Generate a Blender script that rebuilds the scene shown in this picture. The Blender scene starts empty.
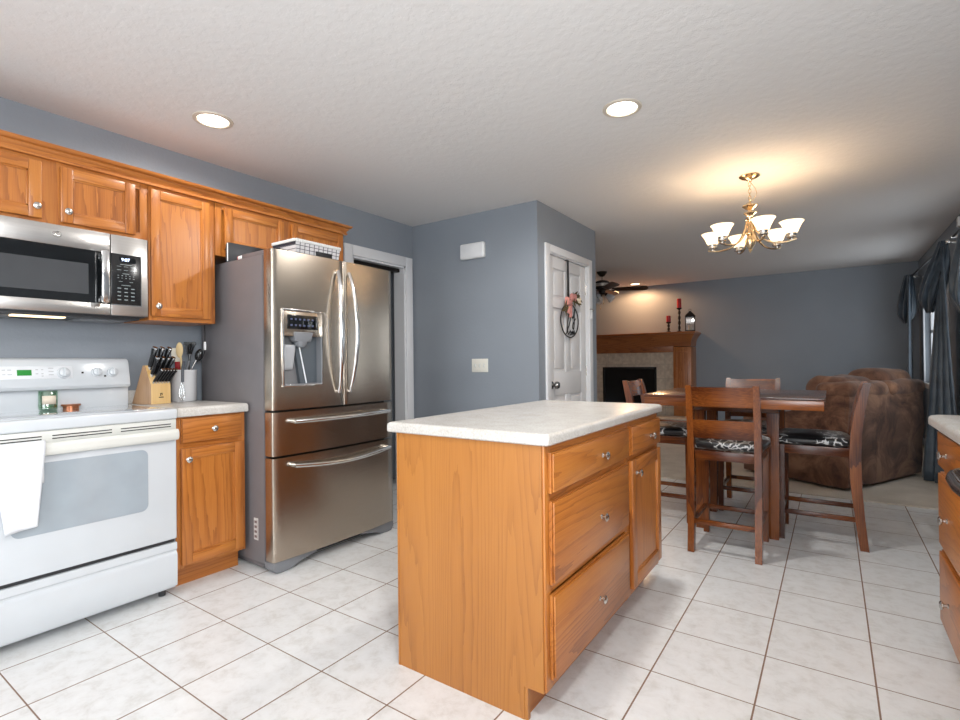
import bpy, bmesh, math, random
from mathutils import Vector, Matrix, noise
PI = math.pi
R = math.radians
V = Vector
SC = bpy.context.scene
COL = SC.collection
random.seed(7)

# ------------------------------------------------------------------ camera
YAW, PIT, ROL, FPX, EYE = 0.603688, 0.00555, -0.010787, 510.1, 1.135
fwd = V((-math.sin(YAW) * math.cos(PIT), math.cos(YAW) * math.cos(PIT), math.sin(PIT)))
rgt0 = V((math.cos(YAW), math.sin(YAW), 0))
up0 = rgt0.cross(fwd)
rgt = rgt0 * math.cos(ROL) + up0 * math.sin(ROL)
upv = -rgt0 * math.sin(ROL) + up0 * math.cos(ROL)
cam_data = bpy.data.cameras.new('camera')
cam = bpy.data.objects.new('camera', cam_data)
COL.objects.link(cam)
cam.matrix_world = Matrix(((rgt.x, upv.x, -fwd.x, 0), (rgt.y, upv.y, -fwd.y, 0), (rgt.z, upv.z, -fwd.z, EYE), (0, 0, 0, 1)))
cam_data.sensor_width = 36
cam_data.lens = 36 * FPX / 960
cam_data.clip_start = 0.02
SC.camera = cam

# ------------------------------------------------------------------ world, exposure, daylight
SC.view_settings.view_transform = 'Standard'
SC.view_settings.look = 'None'
SC.view_settings.gamma = 1
SC.view_settings.exposure = 0.35
SC.view_settings.use_curve_mapping = False
world = bpy.data.worlds.new('daylight')
SC.world = world
world.use_nodes = True
wbg = world.node_tree.nodes['Background']
wbg.inputs[0].default_value = (0.85, 0.93, 1.0, 1)
wbg.inputs[1].default_value = 1.3


def area_light(name, loc, direction, sx, sy, power, color=(1, 1, 1)):
    d = bpy.data.lights.new(name, 'AREA')
    d.shape = 'RECTANGLE'
    d.size, d.size_y, d.energy, d.color = sx, sy, power, color
    o = bpy.data.objects.new(name, d)
    COL.objects.link(o)
    o.location = loc
    o.rotation_euler = V(direction).to_track_quat('-Z', 'Y').to_euler()
    return o


# added fill lamps out of view, and daylight through the two living room windows
area_light('rear_fill', (-1.3, -2.12, 1.15), (-0.05, 1, 0.05), 2.2, 1.9, 37, (0.90, 0.96, 1.0))  # added lamp behind the camera, main soft fill for the kitchen
area_light('side_fill', (0.93, -0.35, 1.6), (-1, 0.45, 0.12), 1.3, 0.95, 58, (0.95, 0.98, 1.0))  # added lamp beside the camera, brightens the island drawers and ceiling
area_light('window_daylight_far', (1.12, 7.75, 1.48), (-1, -0.1, -0.25), 1.3, 1.2, 4.5, (0.85, 0.93, 1.0))
area_light('window_daylight_near', (1.12, 5.1, 1.48), (-1, -0.1, -0.3), 1.5, 1.2, 4.5, (0.88, 0.95, 1.0))
LAMP = (1.0, 0.72, 0.42)


def point_light(name, loc, power, color=LAMP, radius=0.04, parent=None):
    d = bpy.data.lights.new(name, 'POINT')
    d.energy, d.color, d.shadow_soft_size = power, color, radius
    o = bpy.data.objects.new(name, d)
    COL.objects.link(o)
    o.location = loc
    o.parent = parent
    return o


def spot_light(name, loc, power, color=(1.0, 0.975, 0.945), angle=176, parent=None):
    d = bpy.data.lights.new(name, 'SPOT')
    d.energy, d.color, d.shadow_soft_size, d.spot_size, d.spot_blend = power, color, 0.07, R(angle), 0.35
    o = bpy.data.objects.new(name, d)
    COL.objects.link(o)
    o.location = loc
    o.parent = parent
    return o


# ------------------------------------------------------------------ materials
MATS = {}


def new_mat(name):
    m = bpy.data.materials.new(name)
    m.use_nodes = True
    MATS[name] = m
    nt = m.node_tree
    return m, nt, nt.nodes['Principled BSDF']


def N(nt, kind, **kw):
    n = nt.nodes.new(kind)
    for k, v in kw.items():
        if k.startswith('i_'):
            n.inputs[int(k[2:])].default_value = v
        else:
            setattr(n, k, v)
    return n


def math_node(nt, op, a, b=None, c=None):
    n = nt.nodes.new('ShaderNodeMath')
    n.operation = op
    for i, x in enumerate((a, b, c)):
        if x is None:
            continue
        if isinstance(x, (int, float)):
            n.inputs[i].default_value = x
        else:
            nt.links.new(x, n.inputs[i])
    return n.outputs[0]


def ramp(nt, fac, stops):
    n = nt.nodes.new('ShaderNodeValToRGB')
    el = n.color_ramp.elements
    while len(el) < len(stops):
        el.new(0.5)
    for e, (p, c) in zip(el, stops):
        e.position = p
        e.color = (*c, 1)
    nt.links.new(fac, n.inputs[0])
    return n.outputs[0]


def s2l(r, g, b):
    return tuple(((x / 255) / 12.92 if x / 255 <= 0.04045 else ((x / 255 + 0.055) / 1.055) ** 2.4) for x in (r, g, b))


def coords(nt, scale=(1, 1, 1), source='Object', seed=False, rot=(0, 0, 0)):
    tc = nt.nodes.new('ShaderNodeTexCoord')
    mp = nt.nodes.new('ShaderNodeMapping')
    mp.inputs['Scale'].default_value = scale
    mp.inputs['Rotation'].default_value = rot
    out = tc.outputs[source]
    if seed:
        oi = nt.nodes.new('ShaderNodeObjectInfo')
        mul = nt.nodes.new('ShaderNodeVectorMath')
        mul.operation = 'SCALE'
        mul.inputs[0].default_value = (3.1, 5.7, 9.3)
        nt.links.new(oi.outputs['Random'], mul.inputs['Scale'])
        add = nt.nodes.new('ShaderNodeVectorMath')
        nt.links.new(out, add.inputs[0])
        nt.links.new(mul.outputs[0], add.inputs[1])
        out = add.outputs[0]
    nt.links.new(out, mp.inputs['Vector'])
    return mp.outputs[0]


def add_bump(nt, bsdf, height, strength=0.2, dist=0.01):
    b = nt.nodes.new('ShaderNodeBump')
    b.inputs['Strength'].default_value = strength
    b.inputs['Distance'].default_value = dist
    nt.links.new(height, b.inputs['Height'])
    nt.links.new(b.outputs[0], bsdf.inputs['Normal'])


def plain(name, col, rough=0.5, metal=0.0, bump=0.0, bscale=200, emit=None, estr=0, coat=0.0, vary=0.04):
    m, nt, p = new_mat(name)
    c = coords(nt)
    nz = N(nt, 'ShaderNodeTexNoise')
    nz.inputs['Scale'].default_value = 9
    nt.links.new(c, nz.inputs['Vector'])
    lo = tuple(max(0, x * (1 - vary)) for x in col)
    hi = tuple(min(1, x * (1 + vary)) for x in col)
    nt.links.new(ramp(nt, nz.outputs[0], [(0.3, lo), (0.7, hi)]), p.inputs['Base Color'])
    p.inputs['Roughness'].default_value = rough
    p.inputs['Metallic'].default_value = metal
    p.inputs['Coat Weight'].default_value = coat
    if bump:
        nb = N(nt, 'ShaderNodeTexNoise')
        nb.inputs['Scale'].default_value = bscale
        nb.inputs['Detail'].default_value = 3
        nt.links.new(c, nb.inputs['Vector'])
        add_bump(nt, p, nb.outputs[0], bump, 0.004)
    if emit:
        p.inputs['Emission Color'].default_value = (*emit, 1)
        p.inputs['Emission Strength'].default_value = estr
    return m


def wood(name, dark, mid, light, grain='z', freq=32, rough=0.35, contrast=0.62, jit=0.9, coat=0.25, k=0.075, base=3.2):
    """Flat-sawn grain: contour lines of a stretched noise, fine streaks and pores."""
    m, nt, p = new_mat(name)
    sc = {'x': (k, 1, 1), 'y': (1, k, 1), 'z': (1, 1, k)}[grain]
    c = coords(nt, sc, seed=True)
    n1 = N(nt, 'ShaderNodeTexNoise')
    n1.inputs['Scale'].default_value = base
    n1.inputs['Detail'].default_value = 1.2
    n1.inputs['Roughness'].default_value = 0.45
    nt.links.new(c, n1.inputs['Vector'])
    jc = coords(nt, {'x': (5, 60, 60), 'y': (60, 5, 60), 'z': (60, 60, 5)}[grain], seed=True)
    nj = N(nt, 'ShaderNodeTexNoise')
    nj.inputs['Scale'].default_value = 1.0
    nj.inputs['Detail'].default_value = 2
    nt.links.new(jc, nj.inputs['Vector'])
    ph = math_node(nt, 'ADD', math_node(nt, 'MULTIPLY', n1.outputs[0], freq), math_node(nt, 'MULTIPLY', nj.outputs[0], jit))
    ring = math_node(nt, 'POWER', math_node(nt, 'FRACT', ph), 2.6)
    fine = {'x': (7, 420, 420), 'y': (420, 7, 420), 'z': (420, 420, 7)}[grain]
    cf = coords(nt, fine, seed=True)
    n2 = N(nt, 'ShaderNodeTexNoise')
    n2.inputs['Scale'].default_value = 1.0
    n2.inputs['Detail'].default_value = 1
    nt.links.new(cf, n2.inputs['Vector'])
    cl = coords(nt, {'x': (.8, 4, 4), 'y': (4, .8, 4), 'z': (4, 4, .8)}[grain], seed=True)
    n3 = N(nt, 'ShaderNodeTexNoise')
    n3.inputs['Scale'].default_value = 1.0
    nt.links.new(cl, n3.inputs['Vector'])
    mix = math_node(nt, 'ADD', math_node(nt, 'MULTIPLY', ring, -0.5 * contrast), math_node(nt, 'ADD', math_node(nt, 'MULTIPLY', n2.outputs[0], 0.45), math_node(nt, 'MULTIPLY', n3.outputs[0], 0.7)))
    col = ramp(nt, mix, [(0.05, dark), (0.45, mid), (0.75, light)])
    nt.links.new(col, p.inputs['Base Color'])
    p.inputs['Roughness'].default_value = rough
    p.inputs['Coat Weight'].default_value = coat
    p.inputs['Coat Roughness'].default_value = 0.25
    add_bump(nt, p, mix, 0.1, 0.0015)
    return m


def brushed(name, col, rough, axis='y', amount=0.1):
    m, nt, p = new_mat(name)
    sc = {'x': (2, 900, 900), 'y': (900, 2.0, 900), 'z': (900, 900, 2)}[axis]
    c = coords(nt, sc)
    n = N(nt, 'ShaderNodeTexNoise')
    n.inputs['Scale'].default_value = 1.0
    n.inputs['Detail'].default_value = 2
    nt.links.new(c, n.inputs['Vector'])
    lo = tuple(x * (1 - amount) for x in col)
    hi = tuple(min(1, x * (1 + amount)) for x in col)
    nt.links.new(ramp(nt, n.outputs[0], [(0.3, lo), (0.7, hi)]), p.inputs['Base Color'])
    p.inputs['Metallic'].default_value = 1
    p.inputs['Roughness'].default_value = rough
    add_bump(nt, p, n.outputs[0], 0.06, 0.001)
    return m


OAK_D, OAK_M, OAK_L = s2l(124, 66, 22), s2l(174, 104, 43), s2l(190, 122, 54)
oak_v = wood('oak_vertical_grain', OAK_D, OAK_M, OAK_L, 'z')
oak_h = wood('oak_horizontal_grain', OAK_D, OAK_M, OAK_L, 'y')
oak_x = wood('oak_cross_grain', OAK_D, OAK_M, OAK_L, 'x')
oak_end = wood('oak_panel', s2l(130, 76, 30), s2l(168, 107, 45), s2l(178, 117, 52), 'z', freq=44, contrast=0.55, k=0.04)
mantel_oak = wood('mantel_oak', s2l(100, 52, 22), s2l(150, 88, 44), s2l(172, 106, 58), 'x')
mantel_oak_v = wood('mantel_oak_vertical', s2l(110, 58, 26), s2l(164, 98, 50), s2l(186, 118, 66), 'z')
pub_d, pub_m, pub_l = s2l(24, 10, 5), s2l(76, 34, 13), s2l(148, 82, 30)
pub_v = wood('mahogany_vertical', pub_d, pub_m, pub_l, 'z', freq=5, rough=0.24, contrast=0.4, coat=0.25, k=0.2, base=2.5, jit=0.2)
pub_h = wood('mahogany_horizontal', pub_d, pub_m, pub_l, 'x', freq=5, rough=0.24, contrast=0.4, coat=0.25, k=0.2, base=2.5, jit=0.2)
pub_y = wood('mahogany_depth', pub_d, pub_m, pub_l, 'y', freq=5, rough=0.24, contrast=0.4, coat=0.25, k=0.2, base=2.5, jit=0.2)
pub_top = wood('mahogany_top', s2l(40, 20, 14), s2l(66, 34, 22), s2l(96, 54, 34), 'x', freq=9, rough=0.22, contrast=0.6, coat=0.5)
beech = wood('beech', s2l(206, 160, 96), s2l(224, 182, 118), s2l(236, 200, 142), 'z', freq=7, contrast=0.6)
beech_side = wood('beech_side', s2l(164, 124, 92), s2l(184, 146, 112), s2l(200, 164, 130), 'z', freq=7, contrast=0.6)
steel = brushed('brushed_steel', (0.48, 0.415, 0.345), 0.24, 'y', 0.07)
steel_mw = brushed('microwave_steel', (0.60, 0.58, 0.56), 0.3, 'y', 0.06)
chrome = plain('satin_chrome', (0.78, 0.78, 0.78), 0.14, 1.0)
nickel = plain('satin_nickel', (0.62, 0.6, 0.57), 0.25, 1.0)
champagne = plain('champagne_metal', (0.78, 0.60, 0.38), 0.2, 1.0)
dark_metal = plain('dark_bronze', (0.03, 0.025, 0.022), 0.4, 0.8)
black_iron = plain('black_iron', (0.012, 0.012, 0.013), 0.5, 0.3)
fridge_side = plain('grey_enamel', s2l(118, 114, 116), 0.38, 0.2, 0.15, 500)
fridge_dark = plain('charcoal_plastic', (0.035, 0.036, 0.04), 0.45)
grey_plastic = plain('grey_plastic', s2l(120, 122, 126), 0.4)
light_grey = plain('light_grey_plastic', s2l(176, 178, 182), 0.35)
black_glass = plain('black_glass', (0.006, 0.007, 0.008), 0.06, coat=0.6)
screen_glass = plain('microwave_screen', (0.06, 0.062, 0.066), 0.12, coat=0.6)
black_gloss = plain('black_gloss_plastic', (0.012, 0.012, 0.013), 0.2)
enamel = plain('white_enamel', (0.60, 0.63, 0.66), 0.16, coat=0.4, vary=0.01)
enamel_warm = plain('cream_white_plastic', (0.68, 0.68, 0.64), 0.3, vary=0.01)
glass_top = plain('white_glass_cooktop', (0.50, 0.53, 0.57), 0.06, coat=0.9, vary=0.03)
oven_glass = plain('grey_oven_glass', s2l(160, 170, 178), 0.16, coat=0.5)
trim_white = plain('white_trim_paint', (0.76, 0.765, 0.78), 0.35, vary=0.01)
door_white = plain('white_door_paint', (0.74, 0.735, 0.74), 0.38, vary=0.01)
white_plastic = plain('white_plastic', (0.85, 0.85, 0.84), 0.35, vary=0.01)
ivory = plain('ivory_plastic', (0.80, 0.78, 0.70), 0.35, vary=0.01)
ceramic = plain('white_ceramic', (0.74, 0.74, 0.75), 0.2, coat=0.4, vary=0.01)
towel_m = plain('white_cotton', (0.76, 0.78, 0.82), 0.9, bump=0.3, bscale=500, vary=0.02)
red_wax = plain('red_wax', (0.42, 0.012, 0.02), 0.35)
red_sil = plain('red_silicone', (0.36, 0.015, 0.02), 0.4)
copper = plain('copper_lid', s2l(178, 116, 84), 0.3, 0.7)
wax_green = plain('green_wax', s2l(120, 170, 120), 0.5)
label_paper = plain('cream_label', s2l(226, 214, 196), 0.7)
firebox_m = plain('soot_black', (0.008, 0.008, 0.008), 0.7)
spoon_wood = plain('pale_wood', s2l(226, 200, 150), 0.6)
pink = plain('pink_fabric', s2l(206, 140, 132), 0.8, vary=0.15)
leaf_m = plain('dried_leaf', s2l(92, 78, 50), 0.8)
cream_fab = plain('cream_fabric', s2l(222, 208, 186), 0.8)
slot_shade = plain('shadow_gap', (0.02, 0.018, 0.016), 0.9)  # near-black colour for the shade inside the vent slots
hall_shade = plain('hall_shade', (0.10, 0.10, 0.11), 0.8)  # dark colour puts the unlit hall's shade into its walls
blade_m = wood('fan_blade_wood', s2l(26, 16, 12), s2l(40, 26, 20), s2l(52, 36, 28), 'x', freq=6)
vinyl = plain('window_vinyl', (0.8, 0.81, 0.83), 0.3, vary=0.01)
check_fab, _nt, _p = new_mat('white_fabric_with_dark_checks')
_c = coords(_nt)
_sx = _nt.nodes.new('ShaderNodeSeparateXYZ')
_nt.links.new(_c, _sx.inputs[0])


def _grid(sock, t, w, off=0.0):
    return math_node(_nt, 'LESS_THAN', math_node(_nt, 'FRACT', math_node(_nt, 'ADD', math_node(_nt, 'DIVIDE', sock, t), 10.0 + off)), w)


_ln = math_node(_nt, 'MAXIMUM', _grid(_sx.outputs[1], 0.034, 0.14), _grid(_sx.outputs[2], 0.022, 0.16, 0.2))
_nt.links.new(ramp(_nt, _ln, [(0, s2l(206, 204, 206)), (1, s2l(58, 56, 66))]), _p.inputs['Base Color'])
_p.inputs['Roughness'].default_value = 0.85


def emissive(name, col, strength, base=(0.8, 0.8, 0.8)):
    m, nt, p = new_mat(name)
    p.inputs['Base Color'].default_value = (*base, 1)
    p.inputs['Emission Color'].default_value = (*col, 1)
    p.inputs['Emission Strength'].default_value = strength
    return m


shade_m = emissive('lit_frosted_glass', (1.0, 0.84, 0.62), 0.8, (0.9, 0.85, 0.78))
_nt = shade_m.node_tree
_tl = _nt.nodes.new('ShaderNodeBsdfTranslucent')
_tl.inputs[0].default_value = (0.95, 0.9, 0.8, 1)
_mx = _nt.nodes.new('ShaderNodeMixShader')
_mx.inputs[0].default_value = 0.45
_nt.links.new(_nt.nodes['Principled BSDF'].outputs[0], _mx.inputs[1])
_nt.links.new(_tl.outputs[0], _mx.inputs[2])
_nt.links.new(_mx.outputs[0], _nt.nodes['Material Output'].inputs[0])
lens_m = emissive('lit_recessed_lens', (1.0, 0.93, 0.78), 9)
warm_lens = emissive('lit_warm_lens', (1.0, 0.74, 0.42), 6)
seg_blue = emissive('lit_blue_digits', (0.45, 0.6, 1.0), 3)
seg_green = emissive('lit_green_panel', (0.0, 0.42, 0.06), 0.32, (0, 0.1, 0))
key_text = plain('pale_key_text', s2l(150, 160, 160), 0.5)
panel_blue = emissive('dim_blue_icons', (0.10, 0.13, 0.34), 0.12, (0.05, 0.06, 0.1))
hood_glow = emissive('lit_hood_lens', (1.0, 0.72, 0.36), 1.6)

# glass that lets daylight pass
glass_m, _nt, _p = new_mat('window_glass')
_tr = _nt.nodes.new('ShaderNodeBsdfTransparent')
_gl = _nt.nodes.new('ShaderNodeBsdfGlossy')
_gl.inputs['Roughness'].default_value = 0.02
_mx = _nt.nodes.new('ShaderNodeMixShader')
_mx.inputs[0].default_value = 0.08
_nt.links.new(_tr.outputs[0], _mx.inputs[1])
_nt.links.new(_gl.outputs[0], _mx.inputs[2])
_nt.links.new(_mx.outputs[0], _nt.nodes['Material Output'].inputs[0])
jar_glass, _nt, _p = new_mat('green_jar_glass')
_tr = _nt.nodes.new('ShaderNodeBsdfTransparent')
_tr.inputs[0].default_value = (0.62, 0.8, 0.66, 1)
_gl = _nt.nodes.new('ShaderNodeBsdfGlossy')
_gl.inputs['Roughness'].default_value = 0.05
_mx = _nt.nodes.new('ShaderNodeMixShader')
_mx.inputs[0].default_value = 0.22
_nt.links.new(_tr.outputs[0], _mx.inputs[1])
_nt.links.new(_gl.outputs[0], _mx.inputs[2])
_nt.links.new(_mx.outputs[0], _nt.nodes['Material Output'].inputs[0])
clear_shade, _nt, _p = new_mat('clear_fan_glass')
_p.inputs['Base Color'].default_value = (0.75, 0.8, 0.85, 1)
_p.inputs['Roughness'].default_value = 0.1
_p.inputs['Alpha'].default_value = 0.42


# wall paint
def wall_paint(name, col):
    m, nt, p = new_mat(name)
    c = coords(nt)
    n = N(nt, 'ShaderNodeTexNoise')
    n.inputs['Scale'].default_value = 55
    n.inputs['Detail'].default_value = 4
    nt.links.new(c, n.inputs['Vector'])
    n2 = N(nt, 'ShaderNodeTexNoise')
    n2.inputs['Scale'].default_value = 1.2
    nt.links.new(c, n2.inputs['Vector'])
    nt.links.new(ramp(nt, n2.outputs[0], [(0.3, tuple(x * 0.95 for x in col)), (0.7, tuple(x * 1.05 for x in col))]), p.inputs['Base Color'])
    p.inputs['Roughness'].default_value = 0.55
    add_bump(nt, p, n.outputs[0], 0.35, 0.004)
    return m


paint = wall_paint('blue_grey_wall_paint', (0.268, 0.297, 0.335))


def ceiling_mat():
    m, nt, p = new_mat('textured_ceiling_paint')
    c = coords(nt)
    n = N(nt, 'ShaderNodeTexNoise')
    n.inputs['Scale'].default_value = 22
    n.inputs['Detail'].default_value = 6
    n.inputs['Roughness'].default_value = 0.6
    nt.links.new(c, n.inputs['Vector'])
    h = ramp(nt, n.outputs[0], [(0.42, (0, 0, 0)), (0.58, (1, 1, 1))])
    p.inputs['Base Color'].default_value = (0.765, 0.75, 0.74, 1)
    p.inputs['Roughness'].default_value = 0.9
    add_bump(nt, p, h, 0.19, 0.004)
    return m


ceil_m = ceiling_mat()

TILE, TX, TY = 0.33642, -2.57797, 0.88264


def tile_mat():
    m, nt, p = new_mat('white_floor_tile')
    tc = nt.nodes.new('ShaderNodeTexCoord')
    sp = nt.nodes.new('ShaderNodeSeparateXYZ')
    nt.links.new(tc.outputs['Object'], sp.inputs[0])
    ux = math_node(nt, 'ADD', math_node(nt, 'DIVIDE', math_node(nt, 'SUBTRACT', sp.outputs[0], TX), TILE), 40.0)
    uy = math_node(nt, 'ADD', math_node(nt, 'DIVIDE', math_node(nt, 'SUBTRACT', sp.outputs[1], TY), TILE), 40.0)

    def edge(u):
        f = math_node(nt, 'FRACT', math_node(nt, 'ADD', u, 0.5))
        return math_node(nt, 'ABSOLUTE', math_node(nt, 'SUBTRACT', f, 0.5))
    gx = math_node(nt, 'LESS_THAN', edge(ux), 0.0085)
    gy = math_node(nt, 'LESS_THAN', edge(uy), 0.0068)
    g = math_node(nt, 'MAXIMUM', gx, gy)
    cell = nt.nodes.new('ShaderNodeCombineXYZ')
    nt.links.new(math_node(nt, 'FLOOR', ux), cell.inputs[0])
    nt.links.new(math_node(nt, 'FLOOR', uy), cell.inputs[1])
    wn = nt.nodes.new('ShaderNodeTexWhiteNoise')
    nt.links.new(cell.outputs[0], wn.inputs['Vector'])
    va = nt.nodes.new('ShaderNodeVectorMath')
    va.operation = 'SCALE'
    nt.links.new(wn.outputs['Color'], va.inputs[0])
    va.inputs['Scale'].default_value = 7
    vb = nt.nodes.new('ShaderNodeVectorMath')
    nt.links.new(tc.outputs['Object'], vb.inputs[0])
    nt.links.new(va.outputs[0], vb.inputs[1])
    n = N(nt, 'ShaderNodeTexNoise')
    n.inputs['Scale'].default_value = 15
    n.inputs['Detail'].default_value = 8
    n.inputs['Roughness'].default_value = 0.7
    n.inputs['Distortion'].default_value = 0.3
    nt.links.new(vb.outputs[0], n.inputs['Vector'])
    body = ramp(nt, n.outputs[0], [(0.28, s2l(200, 199, 196)), (0.5, s2l(220, 221, 221)), (0.75, s2l(228, 230, 231))])
    mx = nt.nodes.new('ShaderNodeMix')
    mx.data_type = 'RGBA'
    nt.links.new(g, mx.inputs['Factor'])
    nt.links.new(body, mx.inputs['A'])
    mx.inputs['B'].default_value = (*s2l(128, 104, 88), 1)
    nt.links.new(mx.outputs['Result'], p.inputs['Base Color'])
    nt.links.new(ramp(nt, g, [(0, (0.28,) * 3), (1, (0.9,) * 3)]), p.inputs['Roughness'])
    hh = math_node(nt, 'SUBTRACT', math_node(nt, 'MULTIPLY', n.outputs[0], 0.12), g)
    add_bump(nt, p, hh, 0.25, 0.004)
    return m


tile_m = tile_mat()


def carpet_mat():
    m, nt, p = new_mat('beige_carpet')
    c = coords(nt)
    n = N(nt, 'ShaderNodeTexNoise')
    n.inputs['Scale'].default_value = 240
    n.inputs['Detail'].default_value = 3
    nt.links.new(c, n.inputs['Vector'])
    n2 = N(nt, 'ShaderNodeTexNoise')
    n2.inputs['Scale'].default_value = 5
    nt.links.new(c, n2.inputs['Vector'])
    k = math_node(nt, 'ADD', math_node(nt, 'MULTIPLY', n.outputs[0], 0.7), math_node(nt, 'MULTIPLY', n2.outputs[0], 0.3))
    nt.links.new(ramp(nt, k, [(0.35, s2l(186, 176, 162)), (0.62, s2l(226, 217, 204))]), p.inputs['Base Color'])
    p.inputs['Roughness'].default_value = 1
    add_bump(nt, p, n.outputs[0], 0.8, 0.01)
    return m


carpet_m = carpet_mat()


def counter_mat():
    m, nt, p = new_mat('speckled_laminate')
    c = coords(nt)
    v = N(nt, 'ShaderNodeTexNoise')
    v.inputs['Scale'].default_value = 160
    v.inputs['Detail'].default_value = 4
    v.inputs['Roughness'].default_value = 0.75
    nt.links.new(c, v.inputs['Vector'])
    n2 = N(nt, 'ShaderNodeTexNoise')
    n2.inputs['Scale'].default_value = 12
    n2.inputs['Detail'].default_value = 5
    nt.links.new(c, n2.inputs['Vector'])
    k = math_node(nt, 'ADD', math_node(nt, 'MULTIPLY', v.outputs[0], 0.75), math_node(nt, 'MULTIPLY', n2.outputs[0], 0.25))
    nt.links.new(ramp(nt, k, [(0.34, s2l(176, 169, 160)), (0.5, s2l(197, 193, 187)), (0.64, s2l(208, 205, 200))]), p.inputs['Base Color'])
    p.inputs['Roughness'].default_value = 0.27
    return m


counter_m = counter_mat()


def leather_mat():
    m, nt, p = new_mat('cracked_black_leather')
    c = coords(nt)
    n = N(nt, 'ShaderNodeTexNoise')
    n.inputs['Scale'].default_value = 14
    n.inputs['Detail'].default_value = 3
    nt.links.new(c, n.inputs['Vector'])
    mixv = nt.nodes.new('ShaderNodeVectorMath')
    sc_ = nt.nodes.new('ShaderNodeVectorMath')
    sc_.operation = 'SCALE'
    sc_.inputs['Scale'].default_value = 0.08
    nt.links.new(n.outputs['Color'], sc_.inputs[0])
    nt.links.new(c, mixv.inputs[0])
    nt.links.new(sc_.outputs[0], mixv.inputs[1])
    vo = N(nt, 'ShaderNodeTexVoronoi', feature='DISTANCE_TO_EDGE')
    vo.inputs['Scale'].default_value = 21
    nt.links.new(mixv.outputs[0], vo.inputs['Vector'])
    crack = math_node(nt, 'LESS_THAN', vo.outputs['Distance'], 0.07)
    n3 = N(nt, 'ShaderNodeTexNoise')
    n3.inputs['Scale'].default_value = 5.5
    nt.links.new(coords(nt, seed=True), n3.inputs['Vector'])
    mask = math_node(nt, 'GREATER_THAN', n3.outputs[0], 0.48)
    f = math_node(nt, 'MULTIPLY', crack, mask)
    nt.links.new(ramp(nt, f, [(0, (0.012, 0.012, 0.014)), (1, (0.62, 0.62, 0.62))]), p.inputs['Base Color'])
    nt.links.new(ramp(nt, f, [(0, (0.3,) * 3), (1, (0.9,) * 3)]), p.inputs['Roughness'])
    add_bump(nt, p, vo.outputs['Distance'], 0.3, 0.003)
    return m


leather = leather_mat()


def microfiber():
    m, nt, p = new_mat('brushed_brown_microfibre')
    c = coords(nt)
    n = N(nt, 'ShaderNodeTexNoise')
    n.inputs['Scale'].default_value = 3.4
    n.inputs['Detail'].default_value = 8
    n.inputs['Roughness'].default_value = 0.66
    n.inputs['Distortion'].default_value = 0.9
    nt.links.new(c, n.inputs['Vector'])
    nt.links.new(ramp(nt, n.outputs[0], [(0.38, s2l(70, 44, 32)), (0.5, s2l(106, 72, 54)), (0.64, s2l(142, 104, 80))]), p.inputs['Base Color'])
    p.inputs['Roughness'].default_value = 0.95
    p.inputs['Sheen Weight'].default_value = 0.12
    add_bump(nt, p, n.outputs[0], 0.25, 0.01)
    return m


sofa_m = microfiber()


def satin():
    m, nt, p = new_mat('slate_blue_satin')
    c = coords(nt)
    n = N(nt, 'ShaderNodeTexNoise')
    n.inputs['Scale'].default_value = 8
    n.inputs['Detail'].default_value = 3
    nt.links.new(c, n.inputs['Vector'])
    nt.links.new(ramp(nt, n.outputs[0], [(0.3, s2l(40, 50, 60)), (0.7, s2l(62, 76, 88))]), p.inputs['Base Color'])
    p.inputs['Roughness'].default_value = 0.42
    p.inputs['Sheen Weight'].default_value = 0.3
    add_bump(nt, p, n.outputs[0], 0.3, 0.01)
    return m


satin_m = satin()


def surround_mat():
    m, nt, p = new_mat('beige_surround_tile')
    tc = nt.nodes.new('ShaderNodeTexCoord')
    sp = nt.nodes.new('ShaderNodeSeparateXYZ')
    nt.links.new(tc.outputs['Object'], sp.inputs[0])

    def edge(s, t):
        f = math_node(nt, 'FRACT', math_node(nt, 'ADD', math_node(nt, 'DIVIDE', s, t), 20.0))
        return math_node(nt, 'LESS_THAN', math_node(nt, 'ABSOLUTE', math_node(nt, 'SUBTRACT', f, 0.5)), 0.014)
    g = math_node(nt, 'MAXIMUM', edge(sp.outputs[0], 0.24), edge(sp.outputs[2], 0.24))
    n = N(nt, 'ShaderNodeTexNoise')
    n.inputs['Scale'].default_value = 16
    n.inputs['Detail'].default_value = 5
    nt.links.new(tc.outputs['Object'], n.inputs['Vector'])
    body = ramp(nt, n.outputs[0], [(0.3, s2l(184, 168, 150)), (0.7, s2l(216, 202, 184))])
    mx = nt.nodes.new('ShaderNodeMix')
    mx.data_type = 'RGBA'
    nt.links.new(g, mx.inputs['Factor'])
    nt.links.new(body, mx.inputs['A'])
    mx.inputs['B'].default_value = (*s2l(176, 166, 152), 1)
    nt.links.new(mx.outputs['Result'], p.inputs['Base Color'])
    p.inputs['Roughness'].default_value = 0.5
    return m


surround_m = surround_mat()


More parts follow.
